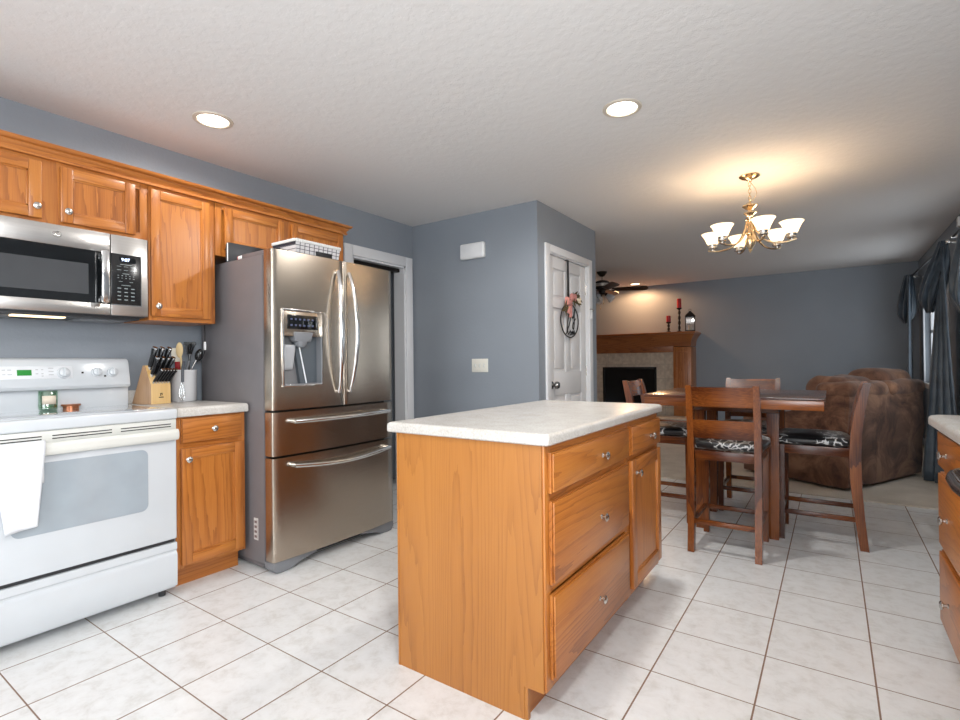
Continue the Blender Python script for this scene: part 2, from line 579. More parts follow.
# ------------------------------------------------------------------ geometry helpers
class MB:
    """collects shapes into one mesh"""

    def __init__(self):
        self.bm = bmesh.new()

    def _merge(self, tmp, mi, M=None):
        vm = {}
        for v in tmp.verts:
            vm[v] = self.bm.verts.new(M @ v.co if M else v.co)
        for f in tmp.faces:
            try:
                nf = self.bm.faces.new([vm[v] for v in f.verts])
                nf.material_index = mi
            except ValueError:
                pass
        tmp.free()

    def box(self, x0, x1, y0, y1, z0, z1, bev=0.0, mi=0, M=None, seg=2):
        t = bmesh.new()
        bmesh.ops.create_cube(t, size=1)
        for v in t.verts:
            v.co = V(((x0 + x1) / 2 + v.co.x * abs(x1 - x0), (y0 + y1) / 2 + v.co.y * abs(y1 - y0), (z0 + z1) / 2 + v.co.z * abs(z1 - z0)))
        if bev > 0:
            bmesh.ops.bevel(t, geom=t.edges[:], offset=bev, segments=seg, affect='EDGES', profile=0.5)
        self._merge(t, mi, M)
        return self

    def rings(self, rings, mi=0, cap=True, closed=False):
        vs = [[self.bm.verts.new(p) for p in r] for r in rings]
        n = len(vs[0])
        rng = range(len(vs)) if closed else range(len(vs) - 1)
        for i in rng:
            a, b = vs[i], vs[(i + 1) % len(vs)]
            for j in range(n):
                k = (j + 1) % n
                try:
                    self.bm.faces.new((a[j], a[k], b[k], b[j])).material_index = mi
                except ValueError:
                    pass
        if cap and not closed:
            for r in (list(reversed(vs[0])), vs[-1]):
                try:
                    self.bm.faces.new(r).material_index = mi
                except ValueError:
                    pass
        return self

    def tube(self, pts, rad, seg=10, mi=0, closed=False, flat=1.0, cap=True):
        pts = [V(p) for p in pts]
        n = len(pts)
        rads = rad if isinstance(rad, (list, tuple)) else [rad] * n
        rings = []
        up = V((0, 0, 1))
        prev = None
        for i, p in enumerate(pts):
            if closed:
                t = (pts[(i + 1) % n] - pts[i - 1]).normalized()
            else:
                t = (pts[min(i + 1, n - 1)] - pts[max(i - 1, 0)]).normalized()
            if prev is None:
                ref = up if abs(t.z) < 0.95 else V((1, 0, 0))
                u = t.cross(ref).normalized()
            else:
                u = (prev - t * prev.dot(t)).normalized()
            prev = u
            w = t.cross(u)
            rings.append([p + (u * math.cos(a) + w * math.sin(a) * flat) * rads[i] for a in [2 * PI * j / seg for j in range(seg)]])
        return self.rings(rings, mi, cap, closed)

    def cyl(self, p0, p1, r0, r1=None, seg=20, mi=0, cap=True):
        return self.tube([p0, p1], [r0, r0 if r1 is None else r1], seg, mi, cap=cap)

    def lathe(self, prof, c=(0, 0, 0), seg=24, mi=0, axis='z', cap=True):
        rings = []
        for r, h in prof:
            ring = []
            for j in range(seg):
                a = 2 * PI * j / seg
                x, y = r * math.cos(a), r * math.sin(a)
                p = {'z': (x, y, h), 'x': (h, x, y), 'y': (x, h, y)}[axis]
                ring.append(V(p) + V(c))
            rings.append(ring)
        return self.rings(rings, mi, cap)

    def prism(self, poly, axis, a0, a1, mi=0, bev=0.0, M=None):
        t = bmesh.new()

        def pt(u, v, a):
            return {'x': (a, u, v), 'y': (u, a, v), 'z': (u, v, a)}[axis]
        A = [t.verts.new(pt(u, v, a0)) for u, v in poly]
        B = [t.verts.new(pt(u, v, a1)) for u, v in poly]
        t.faces.new(A)
        t.faces.new(list(reversed(B)))
        n = len(poly)
        for i in range(n):
            t.faces.new((A[i], B[i], B[(i + 1) % n], A[(i + 1) % n]))
        if bev > 0:
            bmesh.ops.bevel(t, geom=t.edges[:], offset=bev, segments=2, affect='EDGES', profile=0.5)
        self._merge(t, mi, M)
        return self

    def soft(self, x0, x1, y0, y1, z0, z1, rad=0.06, wob=0.01, cuts=9, mi=0, M=None, fr=6, seed=0, puff=0.0):
        t = bmesh.new()
        bmesh.ops.create_cube(t, size=2)
        bmesh.ops.subdivide_edges(t, edges=t.edges[:], cuts=cuts, use_grid_fill=True)
        c = V(((x0 + x1) / 2, (y0 + y1) / 2, (z0 + z1) / 2))
        h = V((abs(x1 - x0) / 2, abs(y1 - y0) / 2, abs(z1 - z0) / 2))
        rr = min(rad, min(h) * 0.98)
        for v in t.verts:
            q = V((v.co.x * h.x, v.co.y * h.y, v.co.z * h.z))
            inner = V([max(-(h[i] - rr), min(h[i] - rr, q[i])) for i in range(3)])
            d = q - inner
            if d.length > 1e-6:
                d = d.normalized() * rr
            q = inner + d
            if puff:
                u = v.co
                q += V((u.x * (1 - u.y ** 2) * (1 - u.z ** 2), u.y * (1 - u.x ** 2) * (1 - u.z ** 2), u.z * (1 - u.x ** 2) * (1 - u.y ** 2))) * puff
            q += noise.noise_vector((q + c) * fr + V((seed, seed, seed))) * wob
            v.co = q + c
        bmesh.ops.recalc_face_normals(t, faces=t.faces[:])
        self._merge(t, mi, M)
        return self

    def ball(self, c, rx, ry, rz, M=None, mi=0):
        t = bmesh.new()
        bmesh.ops.create_uvsphere(t, u_segments=16, v_segments=10, radius=1)
        for v in t.verts:
            v.co = V((v.co.x * rx, v.co.y * ry, v.co.z * rz)) + V(c)
        self._merge(t, mi, M)
        return self

    def sheet(self, fn, nu, nv, mi=0):
        g = [[self.bm.verts.new(fn(i / nu, j / nv)) for j in range(nv + 1)] for i in range(nu + 1)]
        for i in range(nu):
            for j in range(nv):
                self.bm.faces.new((g[i][j], g[i + 1][j], g[i + 1][j + 1], g[i][j + 1])).material_index = mi
        return self

    def build(self, name, mats, parent=None, loc=None, smooth=40, solid=0.0):
        me = bpy.data.meshes.new(name)
        bmesh.ops.recalc_face_normals(self.bm, faces=self.bm.faces[:])
        self.bm.to_mesh(me)
        self.bm.free()
        for m in (mats if isinstance(mats, (list, tuple)) else [mats]):
            me.materials.append(m)
        if smooth:
            me.shade_smooth()
            me.set_sharp_from_angle(angle=R(smooth))
        o = bpy.data.objects.new(name, me)
        COL.objects.link(o)
        if parent:
            o.parent = parent
        if loc:
            o.location = loc
        if solid:
            s = o.modifiers.new('thickness', 'SOLIDIFY')
            s.thickness = solid
            s.offset = 0
        return o


def tag(o, label=None, cat=None, group=None, kind=None):
    if label:
        o['label'] = label
    if cat:
        o['category'] = cat
    if group:
        o['group'] = group
    if kind:
        o['kind'] = kind
    return o


def thing(name, label, cat, loc=(0, 0, 0), rz=0, group=None):
    o = bpy.data.objects.new(name, None)
    COL.objects.link(o)
    o.location = loc
    o.rotation_euler = (0, 0, rz)
    o.empty_display_size = 0.1
    return tag(o, label, cat, group)


def copy_tree(o, parent=None):
    c = o.copy()
    COL.objects.link(c)
    if parent:
        c.parent = parent
    for ch in [x for x in bpy.data.objects if x.parent == o]:
        copy_tree(ch, c)
    return c


def text(body, name, size, mat, parent, loc, rot, align='CENTER', extrude=0.0004):
    cu = bpy.data.curves.new(name, 'FONT')
    cu.body = body
    cu.size = size
    cu.align_x = align
    cu.align_y = 'CENTER'
    cu.extrude = extrude
    cu.materials.append(mat)
    tmp = bpy.data.objects.new(name, cu)
    COL.objects.link(tmp)
    me = bpy.data.meshes.new_from_object(tmp.evaluated_get(bpy.context.evaluated_depsgraph_get()))
    bpy.data.objects.remove(tmp)
    o = bpy.data.objects.new(name, me)
    COL.objects.link(o)
    o.parent = parent
    o.location = loc
    o.rotation_euler = rot
    return o


def bez(p0, p1, p2, p3, n=12):
    p0, p1, p2, p3 = map(V, (p0, p1, p2, p3))
    return [p0 * (1 - t) ** 3 + p1 * 3 * t * (1 - t) ** 2 + p2 * 3 * t * t * (1 - t) + p3 * t ** 3 for t in [i / n for i in range(n + 1)]]


def struct(o):
    return tag(o, kind='structure')


# ------------------------------------------------------------------ room shell
CH = 2.445
WL, WR, YB, YF = -3.29, 0.975, -2.2, 9.0
TILE_END = 5.08
struct(MB().box(-4.4, WR + 0.15, YB - 0.1, TILE_END, -0.1, 0.0).build('floor', tile_m))
struct(MB().box(-5.6, WR + 0.15, TILE_END, YF + 0.15, -0.1, 0.008).build('floor', carpet_m))
struct(MB().box(-5.6, WR + 0.15, YB - 0.1, YF + 0.15, CH, CH + 0.12).build('ceiling', ceil_m))
PY0 = 3.655
# left wall with the doorway beside the fridge
DY0, DY1, DZ = 2.90, 3.545, 2.045
b = MB()
b.box(WL - 0.12, WL, YB, DY0, 0, CH).box(WL - 0.12, WL, DY1, PY0 + 0.01, 0, CH).box(WL - 0.12, WL, DY0, DY1, DZ, CH)
struct(b.build('wall_left', paint))
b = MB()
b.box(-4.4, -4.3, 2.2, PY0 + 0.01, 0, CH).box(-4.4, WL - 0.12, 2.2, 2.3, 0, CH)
struct(b.build('wall_hall', hall_shade))
# casing and jamb of the doorway
b = MB()
cw = 0.088
b.box(WL, WL + 0.018, DY0 - cw, DY0, 0, DZ + cw, 0.004).box(WL, WL + 0.018, DY1, DY1 + cw, 0, DZ + cw, 0.004)
b.box(WL, WL + 0.018, DY0, DY1, DZ, DZ + cw, 0.004)
b.box(WL - 0.125, WL + 0.003, DY0 - 0.001, DY0 + 0.018, 0, DZ).box(WL - 0.125, WL + 0.003, DY1 - 0.018, DY1 + 0.001, 0, DZ)
b.box(WL - 0.125, WL + 0.003, DY0, DY1, DZ - 0.018, DZ + 0.001)
struct(b.build('trim_1', trim_white))
b = MB().box(WL - 0.09, WL - 0.05, DY0 + 0.02, DY1 - 0.02, DZ - 0.05, DZ - 0.018)
b.box(WL - 0.078, WL - 0.062, 3.25, 3.29, DZ - 0.075, DZ - 0.045)
struct(b.build('trim_2', dark_metal))
# pantry block
PX, PY0, PY1 = -1.945, 3.655, 4.885
D0, D1, DH = 3.843, 4.680, 2.065
b = MB()
b.box(-5.6, PX - 0.11, PY0, PY1, 0, CH)
b.box(PX - 0.11, PX, PY0, D0, 0, CH).box(PX - 0.11, PX, D1, PY1, 0, CH).box(PX - 0.11, PX, D0, D1, DH, CH)
struct(b.build('wall_pantry', paint))
b = MB()
b.box(PX, PX + 0.018, D0 - 0.075, D0 + 0.004, 0, DH + 0.06, 0.004).box(PX, PX + 0.018, D1 - 0.004, D1 + 0.075, 0, DH + 0.06, 0.004)
b.box(PX, PX + 0.018, D0, D1, DH - 0.004, DH + 0.06, 0.004)
b.box(PX - 0.05, PX + 0.002, D0, D0 + 0.012, 0, DH).box(PX - 0.05, PX + 0.002, D1 - 0.012, D1, 0, DH).box(PX - 0.05, PX + 0.002, D0, D1, DH - 0.012, DH)
struct(b.build('trim_3', trim_white))


def panel_door():
    t = bpy.data.objects.new('door_1', None)
    COL.objects.link(t)
    t.location = (PX - 0.022, D0 + 0.013, 0.008)
    struct(t)
    w, h = D1 - D0 - 0.026, DH - 0.022
    b = MB()
    # rails and stiles stand proud of the sunk fields, raised centres inside them
    b.box(-0.035, -0.012, 0, w, 0, h)
    rows = [(0.22, 0.84), (1.04, 1.60), (1.68, 1.94)]
    st, mid = 0.115, 0.1
    cw_ = (w - 2 * st - mid) / 2
    cols = [(st, st + cw_), (st + cw_ + mid, w - st)]
    b.box(-0.012, 0, 0, st, 0, h, 0.002).box(-0.012, 0, w - st, w, 0, h, 0.002)
    zz = [0, 0.22, 0.84, 1.04, 1.60, 1.68, 1.94, h]
    for k in (0, 2, 4, 6):
        b.box(-0.012, 0, st + 0.0005, w - st - 0.0005, zz[k], zz[k + 1], 0.002)
    for z0, z1 in rows:
        b.box(-0.012, 0, cols[0][1], cols[1][0], z0 + 0.0005, z1 - 0.0005, 0.002)
    for y0, y1 in cols:
        for z0, z1 in rows:
            m = 0.03
            b.prism([(y0 + m, z0 + m), (y1 - m, z0 + m), (y1 - m, z1 - m), (y0 + m, z1 - m)], 'x', -0.012, -0.003, bev=0.004)
    b.build('slab', door_white, t)
    k = MB().lathe([(0.0, 0.07), (0.026, 0.068), (0.033, 0.056), (0.031, 0.042), (0.015, 0.033), (0.012, 0.01), (0.032, 0.008), (0.033, 0.0)], (0, 0.065, 0.93), 20, 0, 'x')
    k.build('knob', plain('dark_nickel', (0.30, 0.29, 0.28), 0.2, 1.0), t)
    for z in (0.22, 1.04, 1.82):
        hg = MB().box(0, 0.004, w - 0.012, w + 0.008, z - 0.045, z + 0.045).cyl((0.006, w + 0.006, z - 0.048), (0.006, w + 0.006, z + 0.048), 0.006)
        hg.build('hinge', nickel, t)
    return t


panel_door()
lt = thing('door_latch', 'small white flip latch with metal arm screwed to the pantry door casing', 'latch', (PX + 0.0185, 4.70, 1.595))
MB().box(0, 0.012, 0.0, 0.028, -0.045, 0.045, 0.003).build('base', white_plastic, lt)
MB().tube([(0.012, 0.012, 0.03), (0.03, 0.0, 0.04), (0.034, -0.05, 0.045), (0.03, -0.09, 0.04)], 0.005, 8).build('arm', nickel, lt)

# far, right, back walls
struct(MB().box(-5.6, WR + 0.15, YF, YF + 0.15, 0, CH).build('wall_far', paint))
struct(MB().box(-5.7, -5.6, PY1, YF + 0.15, 0, CH).build('wall_living', paint))
WINS = [(6.95, 8.5, 0.83, 2.1), (4.3, 6.05, 0.83, 2.1), (-1.05, 0.4, 1.12, 2.1)]  # last opening is an unseen sink window added for daylight
b = MB()
ys = sorted([(y0, y1, z0, z1) for y0, y1, z0, z1 in WINS])
cur = YB - 0.1
for y0, y1, z0, z1 in ys:
    b.box(WR, WR + 0.13, cur, y0, 0, CH)
    b.box(WR, WR + 0.13, y0, y1, 0, z0).box(WR, WR + 0.13, y0, y1, z1, CH)
    cur = y1
b.box(WR, WR + 0.13, cur, YF, 0, CH)
struct(b.build('wall_right', paint))
for i, (y0, y1, z0, z1) in enumerate(WINS):
    t = bpy.data.objects.new('window_%d' % (i + 1), None)
    COL.objects.link(t)
    t.location = (WR, y0, z0)
    struct(t)
    w, h = y1 - y0, z1 - z0
    f = MB()
    for a0, a1, c0, c1 in ((0, w, 0, 0.045), (0, w, h - 0.045, h), (0, 0.045, 0, h), (w - 0.045, w, 0, h), (w / 2 - 0.03, w / 2 + 0.03, 0, h), (0, w, h / 2 - 0.02, h / 2 + 0.02)):
        f.box(0.05, 0.09, a0, a1, c0, c1, 0.004)
    f.build('window_frame', vinyl, t)
    c = MB()
    for a0, a1, c0, c1 in ((-0.07, w + 0.07, -0.07, 0), (-0.07, w + 0.07, h, h + 0.07), (-0.07, 0, -0.07, h + 0.07), (w, w + 0.07, -0.07, h + 0.07)):
        c.box(-0.016, 0, a0, a1, c0, c1, 0.003)
    c.box(-0.03, 0.05, -0.03, w + 0.03, -0.02, 0.0, 0.004)
    c.build('window_casing', trim_white, t)
    MB().box(0.068, 0.072, 0.04, w - 0.04, 0.04, h - 0.04).build('pane', glass_m, t)
# back wall with an unseen patio door added to admit daylight
b = MB()
b.box(-4.4, -2.5, YB - 0.12, YB, 0, CH).box(-0.1, WR + 0.13, YB - 0.12, YB, 0, CH).box(-2.5, -0.1, YB - 0.12, YB, 2.1, CH)
struct(b.build('wall_back', paint))
t = bpy.data.objects.new('door_2', None)
COL.objects.link(t)
t.location = (-2.5, YB, 0)
struct(t)
f = MB()
for x0, x1 in ((0, 1.22), (1.18, 2.4)):
    f.box(x0, x0 + 0.07, -0.09, -0.05, 0, 2.1, 0.004).box(x1 - 0.07, x1, -0.09, -0.05, 0, 2.1, 0.004)
    f.box(x0, x1, -0.09, -0.05, 0, 0.09, 0.004).box(x0, x1, -0.09, -0.05, 2.0, 2.1, 0.004)
f.build('door_frame', vinyl, t)
MB().box(0.05, 2.35, -0.074, -0.070, 0.05, 2.05).build('pane', glass_m, t)
# baseboards
struct(MB().box(WL + 0.65, PX, PY0 - 0.012, PY0, 0, 0.09, 0.003).box(WL, WL + 0.66, PY0 - 0.012, PY0, 0, 0.09, 0.003).build('baseboard_pantry', trim_white))
struct(MB().box(-1.75, WR, YF - 0.012, YF, 0.008, 0.1, 0.003).build('baseboard_far', trim_white))
struct(MB().box(WR - 0.012, WR, 2.95, YF - 0.012, 0.008, 0.1, 0.003).build('baseboard_right', trim_white))
struct(MB().box(PX, PX + 0.012, PY0, D0 - 0.08, 0, 0.09, 0.003).build('baseboard_door', trim_white))
# thin metal strip between tile and carpet
struct(MB().box(PX, WR, TILE_END - 0.012, TILE_END + 0.012, 0, 0.011, 0.002).build('trim_4', carpet_m))


# ------------------------------------------------------------------ cabinets (local: face plane x=0 looking +x, y along the run)
def knob(parent, y, z, x=0.02):
    b = MB().lathe([(0.0001, 0.026), (0.010, 0.0255), (0.0155, 0.021), (0.0155, 0.018), (0.010, 0.0145), (0.006, 0.012), (0.0055, 0.004), (0.009, 0.0)], (x, y, z), 16, 0, 'x')
    return b.build('knob', nickel, parent)


def drawer_front(parent, y0, y1, z0, z1, ky=None, kz=None, mats=None):
    b = MB().prism([(y0, z0), (y1, z0), (y1, z1), (y0, z1)], 'x', 0.001, 0.012, 0)
    b.prism([(y0 + 0.004, z0 + 0.004), (y1 - 0.004, z0 + 0.004), (y1 - 0.004, z1 - 0.004), (y0 + 0.004, z1 - 0.004)], 'x', 0.012, 0.02, 0, bev=0.003)
    o = b.build('drawer', mats or oak_h, parent)
    knob(o, (y0 + y1) / 2 if ky is None else ky, (z0 + z1) / 2 if kz is None else kz)
    return o


def cab_door(parent, y0, y1, z0, z1, ky, kz, st=0.052):
    b = MB()
    b.box(0.001, 0.02, y0, y0 + st, z0, z1, 0.003, 0).box(0.001, 0.02, y1 - st, y1, z0, z1, 0.003, 0)
    b.box(0.001, 0.02, y0 + st, y1 - st, z0, z0 + st, 0.003, 1).box(0.001, 0.02, y0 + st, y1 - st, z1 - st, z1, 0.003, 1)
    b.box(0.001, 0.011, y0 + st - 0.004, y1 - st + 0.004, z0 + st - 0.004, z1 - st + 0.004, 0, 0)
    # ovolo step round the sunk panel
    m = 0.007
    b.box(0.010, 0.015, y0 + st, y0 + st + m, z0 + st, z1 - st, 0.001, 0).box(0.010, 0.015, y1 - st - m, y1 - st, z0 + st, z1 - st, 0.001, 0)
    b.box(0.010, 0.015, y0 + st, y1 - st, z0 + st, z0 + st + m, 0.001, 1).box(0.010, 0.015, y0 + st, y1 - st, z1 - st - m, z1 - st, 0.001, 1)
    o = b.build('door', [oak_v, oak_h], parent)
    knob(o, ky, kz)
    return o


def body(parent, w, z0, z1, depth, toe=0.0, frame=0.038, bars=(), sty=()):
    b = MB()
    b.box(-depth, -0.02, 0, w, z0, z1, 0, 0)
    b.box(-0.02, 0, 0, frame, z0, z1, 0.001, 0).box(-0.02, 0, w - frame, w, z0, z1, 0.001, 0)
    b.box(-0.02, -0.0005, frame, w - frame, z0, z0 + frame, 0, 1).box(-0.02, -0.0005, frame, w - frame, z1 - frame, z1, 0, 1)
    for z in bars:
        b.box(-0.02, -0.0005, frame, w - frame, z - 0.018, z + 0.018, 0, 1)
    for y in sty:
        b.box(-0.02, 0, y - 0.04, y + 0.04, z0, z1, 0, 0)
    o = b.build('body', [oak_v, oak_h], parent)
    if toe:
        MB().box(-depth, -toe, 0.001, w - 0.001, 0, z0, 0, 0).build('toe_kick', oak_h, parent)
    return o


FX = -2.72       # face of the left base run
t = thing('base_cabinet', 'oak base cabinet with one drawer and one door between the range and the refrigerator', 'cabinet', (FX, 1.241, 0))
body(t, 0.366, 0.108, 0.876, 0.565, 0.075, bars=(0.73,))
drawer_front(t, 0.022, 0.342, 0.742, 0.868)
cab_door(t, 0.02, 0.350, 0.128, 0.716, 0.05, 0.66, 0.05)
# out of the frame past the range, for other viewpoints
t = thing('base_cabinet', 'oak base cabinet past the range, away from the refrigerator', 'cabinet', (FX, -0.26, 0))
body(t, 0.72, 0.108, 0.876, 0.565, 0.075, bars=(0.73,))
drawer_front(t, 0.03, 0.69, 0.742, 0.868)
cab_door(t, 0.03, 0.355, 0.128, 0.716, 0.32, 0.66)
cab_door(t, 0.365, 0.69, 0.128, 0.716, 0.4, 0.66)


def counter(name, label, x0, x1, y0, y1, z0=0.876, z1=0.914, rounds=()):
    """laminate top with a rolled edge; rounds = corner radius per corner (x0y0, x1y0, x1y1, x0y1)"""
    r4 = list(rounds) or [0.003] * 4
    corners = [(x0, y0), (x1, y0), (x1, y1), (x0, y1)]
    sg = [(1, 1), (-1, 1), (-1, -1), (1, -1)]
    a0 = [PI, 1.5 * PI, 0, 0.5 * PI]
    poly = []
    for (cx, cy), (sx, sy), r, a in zip(corners, sg, r4, a0):
        for k in range(7):
            an = a + k * PI / 12
            poly.append((cx + sx * r + r * math.cos(an), cy + sy * r + r * math.sin(an)))
    cxm, cym = (x0 + x1) / 2, (y0 + y1) / 2
    t_ = z1 - z0
    e = 0.014
    prof = [(0.004, 0.0), (0.0, 0.004), (0.0, t_ - e), (e * 0.13, t_ - e * 0.5), (e * 0.5, t_ - e * 0.13), (e, t_)]
    rings = []
    W, D = x1 - x0, y1 - y0
    for ins, h in prof:
        rings.append([V((cxm + (x - cxm) * (1 - 2 * ins / W), cym + (y - cym) * (1 - 2 * ins / D), z0 + h)) for x, y in poly])
    b = MB().rings(rings)
    o = b.build(name, counter_m)
    tag(o, label, 'countertop')
    return o


counter('countertop', 'short speckled beige countertop holding the knife block and crock beside the refrigerator', WL + 0.003, -2.69, 1.238, 1.614, 0.877, 0.925)
tag(MB().box(WL + 0.003, WL + 0.02, 1.238, 1.612, 0.9255, 1.0, 0.002).build('backsplash', counter_m), 'low speckled beige backsplash strip behind the knife block and crock', 'backsplash')
counter('countertop', 'speckled beige countertop past the range, away from the refrigerator', WL + 0.003, -2.69, -0.27, 0.462, 0.877, 0.925)

# upper cabinets
UX = -2.972
UZ1 = 2.10
t = thing('wall_cabinet', 'oak wall cabinet with two short doors directly above the microwave', 'cabinet', (UX, 0.42, 0))
body(t, 0.806, 1.797, UZ1, 0.312, sty=(0.404,))
cab_door(t, 0.045, 0.362, 1.815, 2.075, 0.34, 1.865, 0.048)
cab_door(t, 0.43, 0.742, 1.815, 2.075, 0.455, 1.865, 0.048)
t = thing('wall_cabinet', 'tall single-door oak wall cabinet above the knife block, between microwave and refrigerator', 'cabinet', (UX, 1.228, 0))
body(t, 0.352, 1.38, UZ1, 0.312)
cab_door(t, 0.006, 0.318, 1.402, 2.075, 0.035, 1.455, 0.046)
t = thing('wall_cabinet', 'oak wall cabinet with two short doors above the refrigerator', 'cabinet', (UX, 1.584, 0))
body(t, 0.956, 1.785, UZ1, 0.312, sty=(0.478,))
cab_door(t, 0.05, 0.45, 1.83, 2.075, 0.42, 1.86, 0.048)
cab_door(t, 0.506, 0.94, 1.83, 2.075, 0.54, 1.86, 0.048)
t = thing('wall_cabinet', 'two-door oak wall cabinet past the microwave, away from the refrigerator', 'cabinet', (UX, -0.3, 0))
body(t, 0.718, 1.38, UZ1, 0.312)
cab_door(t, 0.01, 0.355, 1.402, 2.075, 0.32, 1.455)
cab_door(t, 0.365, 0.71, 1.402, 2.075, 0.4, 1.455)
# crown moulding, one continuous length
prof = [(0.0, 2.094), (0.021, 2.094), (0.021, 2.106), (0.015, 2.108), (0.018, 2.120), (0.030, 2.132), (0.030, 2.137), (0.040, 2.140), (0.048, 2.150), (0.050, 2.158), (0.0, 2.158)]
b = MB()
y0, y1 = -0.3, 2.541
rings = []
r0 = [V((UX + o_, y0, z)) for o_, z in prof]
r1 = [V((UX + o_, y1 + o_, z)) for o_, z in prof]
r2 = [V((UX - 0.31, y1 + o_, z)) for o_, z in prof]
b.rings([r0, r1, r2])
b.box(UX - 0.312, UX, y0, y1, 2.1005, 2.15)
tag(b.build('crown_moulding', oak_h), 'long oak crown moulding running along the top of the wall cabinets', 'moulding')

# ------------------------------------------------------------------ island
IX, IY0, IY1 = -0.739, 1.418, 2.655
t = thing('kitchen_island', 'oak kitchen island with drawers, one door and a flat end panel on the tile floor', 'island', (IX, IY0, 0))
w = IY1 - IY0
b = MB()
b.box(-0.615, -0.02, 0.006, w, 0.106, 0.876, 0, 0)
for y0, y1 in ((0.0, 0.04), (0.735, 0.80), (w - 0.03, w)):
    b.box(-0.02, 0, y0, y1, 0.106, 0.876, 0.0015, 0)
for z in (0.128, 0.858):
    b.box(-0.02, -0.0005, 0.03, w - 0.02, z - 0.018, z + 0.018, 0, 1)
for z in (0.42, 0.708):
    b.box(-0.02, -0.0005, 0.03, w - 0.02, z - 0.012, z + 0.012, 0, 1)
b.build('body', [oak_v, oak_h], t)
MB().prism([(-0.617, 0), (-0.078, 0), (-0.078, 0.105), (-0.008, 0.105), (-0.008, 0.876), (-0.617, 0.876)], 'y', -0.006, 0.006, 0).box(-0.621, -0.613, -0.008, 0.012, 0, 0.876).build('end_panel', oak_end, t)
MB().box(-0.615, -0.078, 0.012, w, 0, 0.106).build('toe_kick', oak_h, t)
MB().box(-0.080, -0.066, -0.004, 0.012, 0, 0.109).build('toe_return', oak_end, t)
drawer_front(t, 0.022, 0.748, 0.722, 0.850, 0.44, 0.780)
drawer_front(t, 0.022, 0.738, 0.436, 0.698, 0.42, 0.552)
drawer_front(t, 0.022, 0.735, 0.140, 0.404, 0.395, 0.255)
drawer_front(t, 0.786, w - 0.01, 0.722, 0.850, 1.06, 0.778)
cab_door(t, 0.786, w - 0.01, 0.140, 0.700, 0.845, 0.640, 0.055)
counter('countertop', 'speckled beige rectangular island countertop with rolled edges in the middle of the kitchen', -1.398, -0.714, 1.396, 2.685, 0.8765, 0.914, (0.004, 0.012, 0.03, 0.03))
# ------------------------------------------------------------------ right hand run (faces -x)
t = thing('base_cabinet', 'orange oak drawer cabinet with three drawers beside the dishwasher, under the counter opposite the island', 'cabinet', (0.350, 2.625, 0), PI)
body(t, 0.50, 0.108, 0.876, 0.6, 0.075, bars=(0.42, 0.70))
drawer_front(t, 0.012, 0.478, 0.722, 0.858, 0.2, 0.785)
drawer_front(t, 0.012, 0.478, 0.424, 0.700, 0.2, 0.555)
drawer_front(t, 0.012, 0.478, 0.132, 0.402, 0.2, 0.255)
counter('countertop', 'speckled beige counter with a rounded corner above the drawers opposite the island', 0.305, WR - 0.002, -1.6, 2.665, 0.8765, 0.914, (0.003, 0.003, 0.003, 0.05))
t = thing('dishwasher', 'dishwasher with a curved dark bar handle beside the oak drawers opposite the island', 'dishwasher', (0.350, 2.122, 0), PI)
MB().box(-0.58, -0.0, 0.004, 0.596, 0.1, 0.872).build('body', fridge_side, t)
MB().box(0.0005, 0.022, 0.004, 0.596, 0.11, 0.868, 0.004).build('door', steel, t)
MB().box(-0.5, -0.07, 0.004, 0.596, 0, 0.1).build('toe_kick', fridge_dark, t)
hp = [(0.022, 0.14, 0.800), (0.05, 0.145, 0.801), (0.066, 0.165, 0.800), (0.076, 0.21, 0.798), (0.080, 0.32, 0.796), (0.072, 0.48, 0.796), (0.063, 0.54, 0.795), (0.05, 0.56, 0.796), (0.022, 0.565, 0.795)]
h = MB().tube([V(p) for p in hp], 0.017, 12)
hd = h.build('handle', plain('dark_handle_metal', (0.10, 0.10, 0.11), 0.25, 0.8), t)
MB().tube([V(p) + V((0.0, 0, 0.0165)) for p in hp[1:-1]], 0.004, 8).build('bright_edge', chrome, hd)
t = thing('base_cabinet', 'two-door oak sink cabinet past the dishwasher in the run opposite the range', 'cabinet', (0.350, 1.52, 0), PI)
body(t, 0.9, 0.108, 0.876, 0.6, 0.075, bars=(0.73,))
cab_door(t, 0.03, 0.445, 0.128, 0.716, 0.41, 0.66)
cab_door(t, 0.455, 0.87, 0.128, 0.716, 0.49, 0.66)

